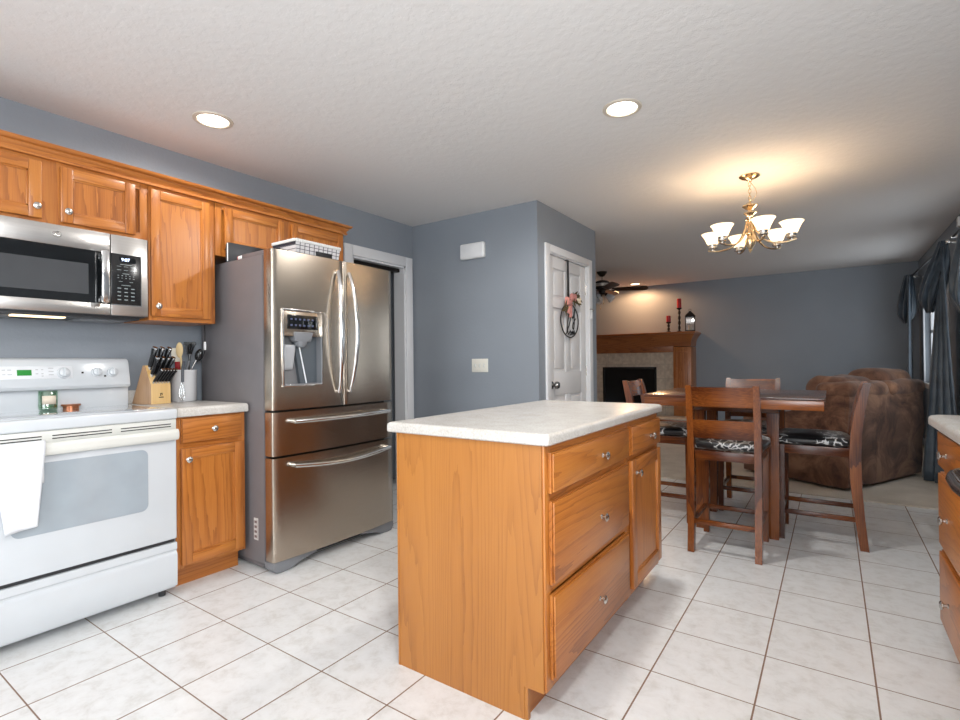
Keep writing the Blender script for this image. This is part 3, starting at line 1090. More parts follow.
# ------------------------------------------------------------------ refrigerator
def refrigerator():
    Y0, Y1 = 1.628, 2.540
    w = Y1 - Y0
    t = thing('refrigerator', 'large stainless steel french-door refrigerator with two lower drawers and water dispenser', 'refrigerator', (-2.485, Y0, 0))
    b = MB().box(-0.74, -0.085, 0.0, w, 0.045, 1.745, 0.004)
    b.box(-0.72, -0.12, 0.02, w - 0.02, 0.012, 0.05)
    b.build('case', fridge_side, t)
    # dark gasket gap behind the doors
    MB().box(-0.086, -0.07, 0.012, w - 0.012, 0.07, 1.74).build('gasket', fridge_dark, t)
    bow = 0.022

    def skin(name, y0, y1, z0, z1, hole=None, x0=-0.07):
        """a door whose front bows out a little over the whole width of the fridge"""
        def fx(y):
            s = (y / w) * 2 - 1
            return 0.0 + bow * (1 - s * s)
        b = MB()
        E_ = {y0: 0.008, y0 + 0.002: 0.004, y0 + 0.005: 0.0012, y1: 0.008, y1 - 0.002: 0.004, y1 - 0.005: 0.0012}
        ys_ = sorted(list(E_) + [y0 + (y1 - y0) * i / 14 for i in range(1, 14)])
        zs = [z0, z1]
        if hole:
            ys_ = sorted(set(ys_ + [hole[0], hole[1]]))
            zs = [z0, hole[2], hole[3], z1]
        e = 0.006
        bm = b.bm
        P = {}
        for i, y in enumerate(ys_):
            for j, z in enumerate(zs):
                xx = fx(y)
                xx -= E_.get(y, 0)
                P[i, j] = bm.verts.new((xx, y, z))
        for i in range(len(ys_) - 1):
            for j in range(len(zs) - 1):
                if hole and hole[0] - 1e-6 <= ys_[i] < hole[1] - 1e-6 and j == 1:
                    continue
                bm.faces.new((P[i, j], P[i + 1, j], P[i + 1, j + 1], P[i, j + 1]))
        # sides, top, bottom
        n, m = len(ys_) - 1, len(zs) - 1
        B = {}
        for i, j in [(i, j) for i in (range(n + 1)) for j in (0, m)] + [(i, j) for i in (0, n) for j in range(m + 1)]:
            if (i, j) not in B:
                B[i, j] = bm.verts.new((x0, ys_[i], zs[j]))
        for i in range(n):
            bm.faces.new((P[i, 0], B[i, 0], B[i + 1, 0], P[i + 1, 0]))
            bm.faces.new((P[i, m], P[i + 1, m], B[i + 1, m], B[i, m]))
        for j in range(m):
            bm.faces.new((P[0, j], P[0, j + 1], B[0, j + 1], B[0, j]))
            bm.faces.new((P[n, j], B[n, j], B[n, j + 1], P[n, j + 1]))
        bm.faces.new([B[0, 0], B[n, 0], B[n, m], B[0, m]])
        o = b.build(name, steel, t, smooth=50)
        return o, fx
    seam = 0.470
    H = (0.062, 0.318, 1.02, 1.44)
    dl, fx = skin('door', 0.0, seam - 0.003, 0.888, 1.768, H)
    dr, _ = skin('door', seam + 0.003, w, 0.888, 1.768)
    d1, _ = skin('drawer', 0.0, w, 0.638, 0.876)
    d2, _ = skin('drawer', 0.0, w, 0.066, 0.626)
    # handles: two bowed verticals, one straight and one bowed horizontal
    for dd, y, s in ((dl, seam - 0.045, -1), (dr, seam + 0.04, 1)):
        pts = []
        for i in range(17):
            q = i / 16
            z = 0.965 + q * 0.735
            pts.append((fx(y) + 0.012 + 0.052 * math.sin(PI * q) ** 0.7, y + s * 0.018 * math.sin(PI * q), z))
        h = MB().tube(pts, [0.011 + 0.005 * math.sin(PI * i / 16) for i in range(17)], 12, flat=0.75)
        h.cyl((fx(y) - 0.004, y, 0.975), (fx(y) + 0.02, y, 0.972), 0.010).cyl((fx(y) - 0.004, y, 1.69), (fx(y) + 0.02, y, 1.693), 0.010)
        h.build('handle', chrome, dd)
    for dd, z, sag in ((d1, 0.822, 0.002), (d2, 0.580, 0.024)):
        pts = []
        for i in range(21):
            q = i / 20
            y = 0.105 + q * (w - 0.18)
            pts.append((fx(y) + 0.038 + 0.012 * math.sin(PI * q), y, z - sag * math.sin(PI * q)))
        h = MB().tube(pts, 0.0125, 12)
        h.cyl((fx(0.11) - 0.004, 0.115, z), (fx(0.11) + 0.04, 0.115, z), 0.012).cyl((fx(w - 0.08) - 0.004, w - 0.085, z), (fx(w - 0.08) + 0.04, w - 0.085, z), 0.012)
        h.build('handle', chrome, dd)
    # dispenser
    xf = fx(0.19)
    b = MB()
    # recess: back and sides down into the door
    y0, y1, z0, z1 = H
    zc = 1.296
    b.box(xf - 0.075, xf - 0.07, y0, y1, z0, zc, 0, 1)
    b.box(xf - 0.075, xf - 0.008, y0, y0 + 0.006, z0, zc, 0, 1).box(xf - 0.075, xf - 0.003, y1 - 0.006, y1, z0, zc, 0, 0)
    b.box(xf - 0.075, xf - 0.006, y0, y1, z0, z0 + 0.008, 0, 1)
    b.box(xf - 0.065, xf - 0.005, y0, y1, zc, z1, 0.002, 3)
    b.prism([(0.20, z0 + 0.008), (y1 - 0.006, z0 + 0.008), (y1 - 0.006, zc), (0.155, zc)], 'x', xf - 0.071, xf - 0.045, 2)
    dp = b.build('dispenser', [grey_plastic, plain('mid_grey_plastic', s2l(122, 122, 124), 0.35), plain('slate_plastic', s2l(84, 90, 96), 0.35), steel], dl)
    e = 0.007
    fr = MB()
    for a0, a1, c0, c1 in ((y0 - e, y1 + e, z1 - 0.004, z1 + e), (y0 - e, y1 + e, z0 - e, z0 + 0.002), (y0 - e, y0 + 0.002, z0, z1), (y1 - 0.002, y1 + e, z0, z1)):
        fr.box(xf - 0.016, xf + 0.0035, a0, a1, c0, c1, 0.002)
    fr.tube([(xf + 0.004, y1 + 0.012, 1.44), (xf + 0.004, y1 + 0.040, 1.40), (xf + 0.004, y1 + 0.047, 1.25), (xf + 0.003, y1 + 0.04, 1.12), (xf + 0.002, y1 + 0.012, 1.015)], 0.0035, 8)
    fr.build('dispenser_frame', chrome, dl)
    sc_ = MB().box(xf - 0.006, xf - 0.001, 0.088, 0.292, 1.335, 1.415, 0.002).build('control_screen', black_glass, dl)
    ic = MB()
    for i in range(6):
        for j in range(2):
            ic.box(xf - 0.001, xf - 0.0002, 0.106 + i * 0.028, 0.106 + i * 0.028 + 0.014, 1.352 + j * 0.034, 1.352 + j * 0.034 + 0.010)
    ic.build('screen_icons', panel_blue, dl)  # rows of small icon blocks on the control screen
    nz = MB().prism([(0.135, 1.265), (0.235, 1.265), (0.252, 1.32), (0.128, 1.32)], 'x', xf - 0.055, xf + 0.012, 0, bev=0.008)
    nz.lathe([(0.02, 1.235), (0.034, 1.25), (0.036, 1.27)], (xf - 0.02, 0.185, 0), 16)
    nz.build('spout', grey_plastic, dl)
    pd = MB().soft(-0.010, 0.010, -0.036, 0.036, -0.11, 0.035, 0.009, 0.0, 7, M=Matrix.Translation((xf - 0.038, 0.122, 1.215)) @ Matrix.Rotation(R(12), 4, 'Y'))
    pd.build('lever', light_grey, dl)
    MB().cyl((xf - 0.045, 0.186, 1.27), (xf - 0.04, 0.236, 1.03), 0.004).build('light_strip', plain('bright_strip', (0.85, 0.87, 0.9), 0.2), dl)
    # feet and kick grille
    b = MB()
    b.box(-0.12, -0.06, 0.02, w - 0.02, 0.02, 0.062, 0.004, 1)
    for y, s in ((0.0, 1), (w, -1)):
        pr = [(y + s * 0.0, 0.062), (y + s * 0.0, 0.03), (y + s * 0.02, 0.004), (y + s * 0.06, 0.0), (y + s * 0.11, 0.004), (y + s * 0.17, 0.03), (y + s * 0.28, 0.045), (y + s * 0.28, 0.062)]
        b.prism(pr if s > 0 else pr[::-1], 'x', -0.085, -0.002, 0, bev=0.002)
    b.build('kick_grille', [grey_plastic, fridge_dark], t)
    for x in (-0.16, -0.68):
        for y in (0.05, w - 0.1):
            MB().box(x, x + 0.06, y, y + 0.05, 0.0, 0.03).build('foot', fridge_dark, t)
    # hinge covers on top
    for y0, y1 in ((0.008, 0.07), (w - 0.07, w - 0.008)):
        MB().box(-0.30, -0.06, y0, y1, 1.744, 1.772, 0.005).build('hinge_cover', fridge_side, t)
    # seal sticker on the side
    st = MB().box(-0.182, -0.142, -0.0015, 0.0, 0.165, 0.285).build('sticker', plain('sticker_white', (0.6, 0.58, 0.56), 0.5), t)
    mk = MB()
    for k in range(4):
        mk.box(-0.176, -0.154, -0.0022, -0.0014, 0.176 + k * 0.027, 0.190 + k * 0.027)
    mk.box(-0.151, -0.148, -0.0022, -0.0014, 0.172, 0.278)
    mk.build('sticker_print', plain('sticker_grey', s2l(120, 100, 96), 0.5), st)
    return t


refrigerator()

# ------------------------------------------------------------------ range
def stove():
    Y0, Y1 = 0.470, 1.234
    w = Y1 - Y0
    FXr = -2.685
    t = thing('kitchen_range', 'white electric range with smooth glass top and oven window against the wall', 'range', (FXr, Y0, 0))
    back = WL + 0.004 - FXr          # about -0.60
    MB().box(back, -0.022, 0.002, w - 0.002, 0.035, 0.872, 0.003).build('body', enamel, t)
    b = MB().box(back, 0.008, 0.0, w, 0.873, 0.923, 0.01, 0, seg=3)
    tp = b.build('cooktop_frame', enamel, t)
    MB().box(back + 0.12, -0.06, 0.03, w - 0.03, 0.9215, 0.9255, 0.001).build('glass_cooktop', glass_top, t)
    # vent strip with slots above the door
    b = MB().box(-0.022, -0.002, 0.004, w - 0.004, 0.818, 0.872, 0.003, 0)
    for k in range(3):
        for z in (0.838, 0.850):
            b.box(-0.003, -0.0012, 0.02 + k * 0.25, 0.02 + k * 0.25 + 0.215, z - 0.0022, z + 0.0022, 0, 1)
    b.build('vent_strip', [enamel_warm, slot_shade], t)
    MB().box(-0.0215, -0.016, 0.006, w - 0.008, 0.262, 0.284).build('door_gap_shade', fridge_dark, t)  # dark strip colours in the shaded gap between door and drawer
    MB().box(-0.0215, -0.008, 0.004, w - 0.004, 0.867, 0.8735).build('top_gap_shade', fridge_dark, t)  # dark strip stands for the shade line under the cooktop
    # door
    b = MB().box(-0.022, 0.006, 0.004, w - 0.006, 0.282, 0.815, 0.008, 0, seg=3)
    d = b.build('oven_door', enamel, t)
    pts = []
    y0, y1, z0, z1, r = 0.135, 0.628, 0.452, 0.742, 0.03
    poly = []
    for cx, cy, a in ((y1 - r, z1 - r, 0), (y0 + r, z1 - r, 90), (y0 + r, z0 + r, 180), (y1 - r, z0 + r, 270)):
        for k in range(6):
            an = R(a + k * 18)
            poly.append((cx + r * math.cos(an), cy + r * math.sin(an)))
    MB().prism(poly, 'x', 0.0055, 0.008, 0).build('oven_window', oven_glass, d)
    # wide handle
    hb = MB()
    for dz, dx, rr in ((0, 0.036, 0.016),):
        hb.prism([(0.020, 0.772), (0.030, 0.774), (0.036, 0.788), (0.036, 0.812), (0.028, 0.824), (0.018, 0.826), (0.014, 0.81), (0.014, 0.79)], 'y', 0.004, w - 0.006, 0, bev=0.003)
    hb.box(0.004, 0.022, 0.005, 0.034, 0.782, 0.814, 0.003).box(0.004, 0.022, w - 0.036, w - 0.007, 0.782, 0.814, 0.003)
    hb.build('handle', enamel_warm, d)
    # bottom drawer with a scooped lip
    b = MB()
    prof_ = [(-0.022, 0.05), (0.0, 0.05), (0.004, 0.056), (0.006, 0.20), (0.002, 0.212), (-0.004, 0.218), (-0.004, 0.224), (0.003, 0.232), (0.003, 0.258), (0.0, 0.264), (-0.022, 0.264)]
    b.prism(prof_, 'y', 0.004, w - 0.006, 0)
    b.build('storage_drawer', enamel, t)
    for y in (0.04, w - 0.05):
        for x in (-0.06, back + 0.06):
            MB().cyl((x, y, 0), (x, y, 0.04), 0.016, 0.016, 12).build('foot', fridge_dark, t)
    # backguard
    bx = back
    b = MB()
    b.box(bx, bx + 0.075, 0.012, w - 0.012, 0.92, 1.035, 0.006, 0)
    o = b.build('backguard', enamel, t)
    prof_ = [(bx, 1.028), (bx + 0.108, 1.028), (bx + 0.112, 1.036), (bx + 0.085, 1.165), (bx + 0.072, 1.18), (bx + 0.02, 1.186), (bx, 1.18)]
    p = MB().prism(prof_, 'y', 0.004, w - 0.012, 0, bev=0.012).build('control_panel', enamel, t)
    # control face frame: along the sloped face
    A, B = V((bx + 0.112, 0, 1.036)), V((bx + 0.085, 0, 1.165))
    up_ = (B - A).normalized()
    nrm = V((up_.z, 0, -up_.x))
    def face(y, s, off=0.001):
        return A + up_ * s + nrm * off + V((0, y, 0))
    M = Matrix(((0, up_.x, nrm.x, A.x), (1, 0, 0, 0), (0, up_.z, nrm.z, A.z), (0, 0, 0, 1)))
    # local: x->y(world), y->up the face, z->normal
    def fbox(y0, y1, s0, s1, h, mi=0, bev=0.0, mb=None, h0=0.0):
        return (mb or MB()).box(y0, y1, s0, s1, h0, h, bev, mi, M=M)
    fbox(0.205, 0.492, 0.045, 0.108, 0.0015, 0, 0.0005).build('keypad', plain('keypad_white', (0.7, 0.72, 0.75), 0.3), p)
    fbox(0.276, 0.330, 0.062, 0.090, 0.0025).build('clock_display', seg_green, p)
    k = MB()
    for y0, y1, s in [(0.222, 0.235, .088), (0.242, 0.256, .088), (0.222, 0.235, .066), (0.242, 0.258, .066), (0.345, 0.355, .088), (0.367, 0.375, .088), (0.345, 0.355, .068), (0.367, 0.375, .068), (0.395, 0.415, .095), (0.395, 0.415, .078), (0.395, 0.415, .062), (.367, .375, .056)]:
        fbox(y0, y1, s, s + 0.004, 0.0021, mb=k)
    k.build('keypad_lettering', light_grey, p)
    for y, rr in ((0.455, 0.028), (0.596, 0.025), (0.668, 0.025)):
        kb = MB()
        c = M @ V((y, 0.072, 0))
        kb.rings([[c + nrm * h_ + (V((0, 1, 0)) * math.cos(2 * PI * j / 24) + up_ * math.sin(2 * PI * j / 24)) * r_ for j in range(24)] for r_, h_ in ((rr, 0), (rr, 0.006), (rr * 0.8, 0.009), (rr * 0.78, 0.02), (rr * 0.6, 0.023))])
        kb.box(y - 0.005, y + 0.005, 0.072 - rr * 0.72, 0.072 + rr * 0.72, 0.018, 0.03, 0.002, 0, M=M)
        kb.build('dial', enamel, p)
    for y, s in ((0.534, 0.072), (0.632, 0.052)):
        fbox(y - 0.0045, y + 0.0045, s - 0.0045, s + 0.0045, 0.0022).build('indicator_light', dark_metal, p)
    return t


stove()


# cloth hanging over the oven handle
def towel():
    x = -2.685
    b = MB()

    def fn(u, v):
        # v runs over the handle: back flap, over the bar, long front fall
        yy0, yy1 = 0.618, 0.722
        if v < 0.2:
            q = v / 0.2
            px, pz = x + 0.011, 0.66 + q * 0.145
        elif v < 0.4:
            q = (v - 0.2) / 0.2
            a = PI - q * PI
            px, pz = x + 0.0285 + 0.0185 * math.cos(a), 0.805 + 0.031 * math.sin(a)
            if q < 0.01 or q > 0.99:
                pz = 0.80
        else:
            q = (v - 0.4) / 0.6
            px, pz = x + 0.046 - 0.006 * q, 0.80 - q * 0.305
        q = max(0, (v - 0.3) / 0.7)
        y1 = 0.709 - 0.030 * q
        y0 = 0.535 + 0.045 * q
        y = y0 + (y1 - y0) * u
        px += 0.004 * math.sin(u * 7 + 1) * q
        pz += -0.012 * (1 - u) * q
        return V((px, y, pz))
    b.sheet(fn, 16, 40)
    o = b.build('dish_towel', towel_m, solid=0.003)
    tag(o, 'white cotton dish towel folded over the oven door handle', 'towel')


towel()

# ------------------------------------------------------------------ microwave
def microwave():
    Y0, Y1, Z0, Z1 = 0.452, 1.207, 1.388, 1.793
    w, h = Y1 - Y0, Z1 - Z0
    t = thing('microwave', 'stainless steel over-the-range microwave with black window and keypad above the range', 'microwave', (-2.93, Y0, Z0))
    MB().box(-0.355, -0.03, 0.003, w - 0.003, 0.0, h, 0.002).build('case', fridge_dark, t)
    # door with a window opening
    b = MB()
    dw = 0.587
    b.box(-0.03, 0, 0, dw, h - 0.095, h, 0.003).box(-0.03, 0, 0, dw, 0.004, 0.058, 0.003).box(-0.03, 0, 0, 0.05, 0.05, h - 0.09, 0)
    d = b.build('door', steel_mw, t)
    MB().box(-0.028, -0.002, 0.05, dw - 0.0, 0.055, h - 0.092).build('window', black_glass, d)
    MB().box(-0.002, -0.0008, 0.09, 0.497, 0.097, 0.243).build('screen', screen_glass, d)
    hp = MB().prism([(0.538, 0.058), (0.572, 0.058), (0.572, 0.312), (0.538, 0.312)], 'x', 0.028, 0.044, 0, bev=0.006)
    hp.box(0.0, 0.03, 0.545, 0.568, 0.064, 0.094, 0.003).box(0.0, 0.03, 0.545, 0.568, 0.276, 0.306, 0.003)
    hp.build('handle', chrome, d)
    lg = MB().tube([(0.0012, 0.376 + 0.017 * math.cos(a), 0.361 + 0.0135 * math.sin(a)) for a in [2 * PI * i / 24 for i in range(24)]], 0.0016, 6, closed=True)
    sw = [(0.0012, 0.376 + 0.010 * math.sin(2 * a) * (1 + 0.2 * math.cos(a)), 0.361 + 0.009 * math.sin(a + 0.4)) for a in [2 * PI * i / 28 for i in range(28)]]
    lg.tube(sw, 0.0012, 6, closed=True)
    lg.build('logo', nickel, d)
    # control side
    b = MB().box(-0.03, 0, dw + 0.003, w, 0.004, h, 0.003)
    b.build('control_housing', steel_mw, t)
    y0, y1, z0, z1 = dw + 0.003, w - 0.034, 0.058, 0.312
    p = MB().box(-0.002, 0.003, y0, y1, z0, z1, 0.002).build('keypad', black_gloss, t)
    fr = MB().box(0.0, 0.0035, y1, y1 + 0.003, z0 - 0.002, z1 + 0.002).box(0.0, 0.0035, y0, y1 + 0.003, z0 - 0.004, z0 - 0.001)
    fr.build('keypad_trim', chrome, t)
    MB().box(0.003, 0.0036, y0 + 0.035, y1 - 0.024, z1 - 0.042, z1 - 0.014).build('display', black_glass, p)
    rot = (R(90), 0, R(90))
    text('9:07', 'clock_lettering', 0.022, seg_blue, p, (0.0042, y0 + 0.062, z1 - 0.028), rot)
    k = MB()
    rnd = random.Random(3)

    def word(yc, z, wd, hh=0.0022):
        x = yc - wd / 2
        while x < yc + wd / 2:
            l_ = rnd.uniform(0.0015, 0.004)
            k.box(0.003, 0.0035, x, min(x + l_, yc + wd / 2), z - hh / 2, z + hh / 2)
            x += l_ + 0.0009
    cs = [y0 + 0.034, y0 + 0.064, y0 + 0.094]
    for z, wd in ((z1 - 0.052, 0.05), (z1 - 0.098, 0.03), (z1 - 0.156, 0.04)):
        word(cs[1], z, wd, 0.003)
    for z in (z1 - 0.062, z1 - 0.080):
        for c in cs:
            word(c, z, 0.018)
    for z in (z1 - 0.108, z1 - 0.120):
        for q in range(5):
            word(y0 + 0.03 + q * 0.017, z, 0.006, 0.003)
    for c in (cs[0] + 0.006, cs[2] - 0.006):
        word(c, z1 - 0.138, 0.016)
    for r_ in range(4):
        for c in cs:
            word(c, z1 - 0.172 - r_ * 0.019, 0.015, 0.0045)
    k.build('key_legends', key_text, p)
    # underside: grease filters and lamp lens
    b = MB().box(-0.34, -0.05, 0.02, w - 0.02, -0.012, 0.001, 0.002, 0)
    b.build('underside_plate', fridge_dark, t)
    MB().box(-0.29, -0.12, 0.50, 0.70, -0.018, -0.011, 0.002).build('grease_filter', grey_plastic, t)
    MB().box(-0.29, -0.12, 0.06, 0.26, -0.018, -0.011, 0.002).build('grease_filter', grey_plastic, t)
    MB().box(-0.13, -0.075, 0.235, 0.43, -0.019, -0.011, 0.002).build('lamp_lens', hood_glow, t)
    return t


microwave()

# ------------------------------------------------------------------ ceiling fixtures
def recessed(label, x, y, power, lens=lens_m, col=(1.0, 0.975, 0.945)):
    t = thing('recessed_light', label, 'ceiling light', (x, y, CH), 0, 'recessed ceiling lights')
    MB().lathe([(0.099, 0.0), (0.097, -0.005), (0.080, -0.008), (0.074, -0.004), (0.072, 0.0)], (0, 0, 0), 32, cap=False).build('trim_ring', plain('ring', (0.62, 0.55, 0.46), 0.4), t)
    MB().lathe([(0.0001, -0.0035), (0.04, -0.0045), (0.074, -0.003), (0.0745, -0.001)], (0, 0, 0), 28).build('lens', lens, t)
    spot_light('downlight', (0, 0, -0.012), power, col, parent=t)
    return t


recessed('round lit recessed ceiling light above the floor between refrigerator and island', -2.70, 1.433, 20)
recessed('round lit recessed ceiling light nearest above the far end of the island', -0.878, 2.592, 78)
recessed('small warm recessed ceiling light above the fireplace mantel', -2.73, 8.62, 58, warm_lens, (1.0, 0.56, 0.28))
recessed('added unseen recessed ceiling light over the sink run behind the viewer', 0.0, 0.3, 82)  # unseen downlight added to brighten the floor beside the island
recessed('added unseen recessed ceiling light near the patio door behind the viewer', -1.6, -0.4, 16)  # extra downlight out of view, added as fill


def chandelier():
    cx, cy = -0.466, 4.075
    t = thing('chandelier', 'six-arm champagne metal chandelier with frosted bell shades over the dining table', 'chandelier', (cx, cy, 0))
    MB().lathe([(0.0001, 2.444), (0.066, 2.444), (0.068, 2.438), (0.05, 2.425), (0.02, 2.415), (0.011, 2.40), (0.0001, 2.396)], (0, 0, 0), 28).build('canopy', champagne, t)
    ch = MB()
    z = 2.395
    k = 0
    while z > 2.255:
        r = 0.009
        pts = []
        for i in range(12):
            a = 2 * PI * i / 12
            u, v = r * math.cos(a), 0.017 * math.sin(a)
            pts.append((u, 0, z - 0.012 + v) if k % 2 == 0 else (0, u, z - 0.012 + v))
        ch.tube(pts, 0.0022, 6, closed=True)
        z -= 0.0245
        k += 1
    ch.build('chain', champagne, t)
    MB().tube([(0.004, 0, 2.40), (0.035, 0.01, 2.35), (0.045, 0.0, 2.31), (0.02, 0.01, 2.27), (-0.02, 0.0, 2.25), (0.0, 0, 2.235)], 0.0022, 6).build('cord', champagne, t)
    pr = [(0.0001, 2.262), (0.008, 2.258), (0.010, 2.245), (0.018, 2.238), (0.048, 2.232), (0.05, 2.226), (0.022, 2.205), (0.012, 2.198), (0.013, 2.188), (0.040, 2.180), (0.041, 2.175), (0.02, 2.158), (0.018, 2.15), (0.028, 2.145), (0.028, 2.13), (0.014, 2.125), (0.013, 2.06), (0.020, 2.05), (0.028, 2.04), (0.028, 2.028), (0.016, 2.022), (0.022, 2.01), (0.034, 1.985), (0.030, 1.95), (0.014, 1.925), (0.009, 1.92), (0.013, 1.912), (0.006, 1.902), (0.0001, 1.892)]
    MB().lathe(pr, (0, 0, 0), 24).build('column', champagne, t)
    for k in range(6):
        th = R(54 + 60 * k)
        d = V((math.cos(th), math.sin(th), 0))
        r_ = 0.254
        arm = MB()
        P = bez(d * 0.022 + V((0, 0, 2.125)), d * 0.05 + V((0, 0, 1.97)), d * 0.12 + V((0, 0, 1.935)), d * 0.22 + V((0, 0, 1.938)), 10)
        P += bez(d * 0.22 + V((0, 0, 1.938)), d * 0.24 + V((0, 0, 1.940)), d * 0.26 + V((0, 0, 1.945)), d * 0.285 + V((0, 0, 1.952)), 4)[1:]
        arm.tube(P, 0.0062, 8)
        a = arm.build('arm', champagne, t)
        c = d * r_
        MB().lathe([(0.0001, 1.945), (0.012, 1.947), (0.014, 1.955), (0.030, 1.962), (0.032, 1.968), (0.028, 1.972), (0.028, 1.992), (0.031, 1.996), (0.0001, 1.998)], (c.x, c.y, 0), 18).build('cup', nickel, a)
        sh = MB().lathe([(0.031, 1.99), (0.038, 2.0), (0.046, 2.022), (0.057, 2.045), (0.067, 2.062), (0.075, 2.070), (0.073, 2.072), (0.065, 2.065), (0.054, 2.048), (0.043, 2.024), (0.034, 2.0), (0.028, 1.992)], (c.x, c.y, 0), 24, cap=False)
        s_ = sh.build('shade', shade_m, a)
        point_light('bulb_light', (c.x, c.y, 2.065), 1.5, (1.0, 0.72, 0.45), 0.03, t)
    return t


chandelier()


def fan():
    cx, cy = -2.75, 7.15
    t = thing('ceiling_fan', 'dark ceiling fan with clear glass light shades hanging in the living room', 'ceiling fan', (cx, cy, CH))
    MB().lathe([(0.0001, 0), (0.075, -0.001), (0.07, -0.02), (0.04, -0.06), (0.016, -0.072), (0.0001, -0.074)], (0, 0, 0), 24).build('canopy', dark_metal, t)
    MB().cyl((0, 0, -0.06), (0, 0, -0.13), 0.012).build('downrod', nickel, t)
    MB().lathe([(0.0001, -0.125), (0.05, -0.127), (0.09, -0.14), (0.108, -0.155), (0.11, -0.24), (0.10, -0.262), (0.055, -0.28), (0.05, -0.31), (0.06, -0.32), (0.055, -0.335), (0.0001, -0.34)], (0, 0, 0), 28).build('motor', nickel if False else dark_metal, t)
    MB().lathe([(0.1105, -0.175), (0.115, -0.18), (0.115, -0.215), (0.1105, -0.22)], (0, 0, 0), 28, cap=False).build('motor_band', nickel, t)
    for k in range(5):
        a = R(20 + 72 * k)
        M = Matrix.Rotation(a, 4, 'Z')
        M2 = M @ Matrix.Translation((0.36, 0, -0.262)) @ Matrix.Rotation(R(-18), 4, 'X')
        poly = [(-0.22, -0.045), (0.20, -0.068), (0.26, -0.055), (0.285, 0.0), (0.26, 0.055), (0.20, 0.068), (-0.22, 0.045)]
        bl = MB().prism(poly, 'z', -0.004, 0.004, 0, M=M2).build('blade', blade_m, t)
        br = MB()
        p0, p1 = M @ V((0.07, 0, -0.258)), M @ V((0.2, 0, -0.252))
        br.tube([p0, p0.lerp(p1, 0.5) + V((0, 0, -0.008)), p1], 0.011, 8)
        br.build('bracket', nickel, bl)
    for k in range(3):
        a = R(15 + 120 * k)
        M = Matrix.Rotation(a, 4, 'Z') @ Matrix.Translation((0.06, 0, -0.335)) @ Matrix.Rotation(R(-48), 4, 'Y')
        b = MB()
        prof_ = [(0.022, -0.01), (0.026, -0.02), (0.045, -0.05), (0.058, -0.09), (0.062, -0.12)]
        rings = [[M @ V((r_ * math.cos(2 * PI * j / 18), r_ * math.sin(2 * PI * j / 18), h)) for j in range(18)] for r_, h in prof_]
        b.rings(rings, cap=False)
        b.build('light_shade', clear_shade, t, solid=0.003)
        b = MB().rings([[M @ V((r_ * math.cos(2 * PI * j / 12), r_ * math.sin(2 * PI * j / 12), h)) for j in range(12)] for r_, h in [(0.022, 0.02), (0.024, 0.0), (0.022, -0.02), (0.012, -0.03), (0.014, -0.06), (0.002, -0.075)]])
        b.build('socket', dark_metal, t)
    for dx, l in ((0.02, 0.13), (-0.025, 0.20)):
        b = MB().cyl((dx, 0.0, -0.335), (dx, 0.0, -0.32 - l), 0.0015, None, 6)
        b.lathe([(0.001, -0.32 - l), (0.006, -0.325 - l), (0.007, -0.34 - l), (0.001, -0.35 - l)], (dx, 0, 0), 10)
        b.build('pull_chain', champagne, t)


fan()

# ------------------------------------------------------------------ wall devices
t = thing('door_chime', 'white rounded rectangular chime box high on the blue-grey wall beside the refrigerator', 'chime', (-2.570, PY0, 2.112))
MB().box(-0.127, 0.127, -0.045, 0, -0.068, 0.068, 0.016, 0, seg=3).build('cover', white_plastic, t)
MB().box(-0.118, 0.118, -0.047, -0.044, -0.058, 0.058, 0.001).build('face_plate', plain('chime_face', (0.78, 0.79, 0.80), 0.4), t)
t = thing('light_switch', 'ivory three-gang light switch plate on the blue-grey wall beside the refrigerator', 'light switch', (-2.520, PY0, 1.112))
MB().box(-0.085, 0.085, -0.006, 0, -0.058, 0.058, 0.003).build('plate', ivory, t)
for k in (-1, 0, 1):
    MB().box(k * 0.046 - 0.005, k * 0.046 + 0.005, -0.014, -0.005, -0.012, 0.012, 0.002).box(k * 0.046 - 0.009, k * 0.046 + 0.009, -0.0065, -0.005, -0.016, 0.016).build('toggle', enamel_warm, t)
t = thing('wall_sensor', 'small white sensor box high on the window wall above the curtain rod', 'sensor', (WR, 6.24, 2.36))
MB().box(-0.03, 0, -0.035, 0.035, -0.045, 0.045, 0.008).build('cover', white_plastic, t)
MB().box(-0.032, -0.029, -0.02, 0.02, -0.03, 0.0, 0.001).build('lens', light_grey, t)


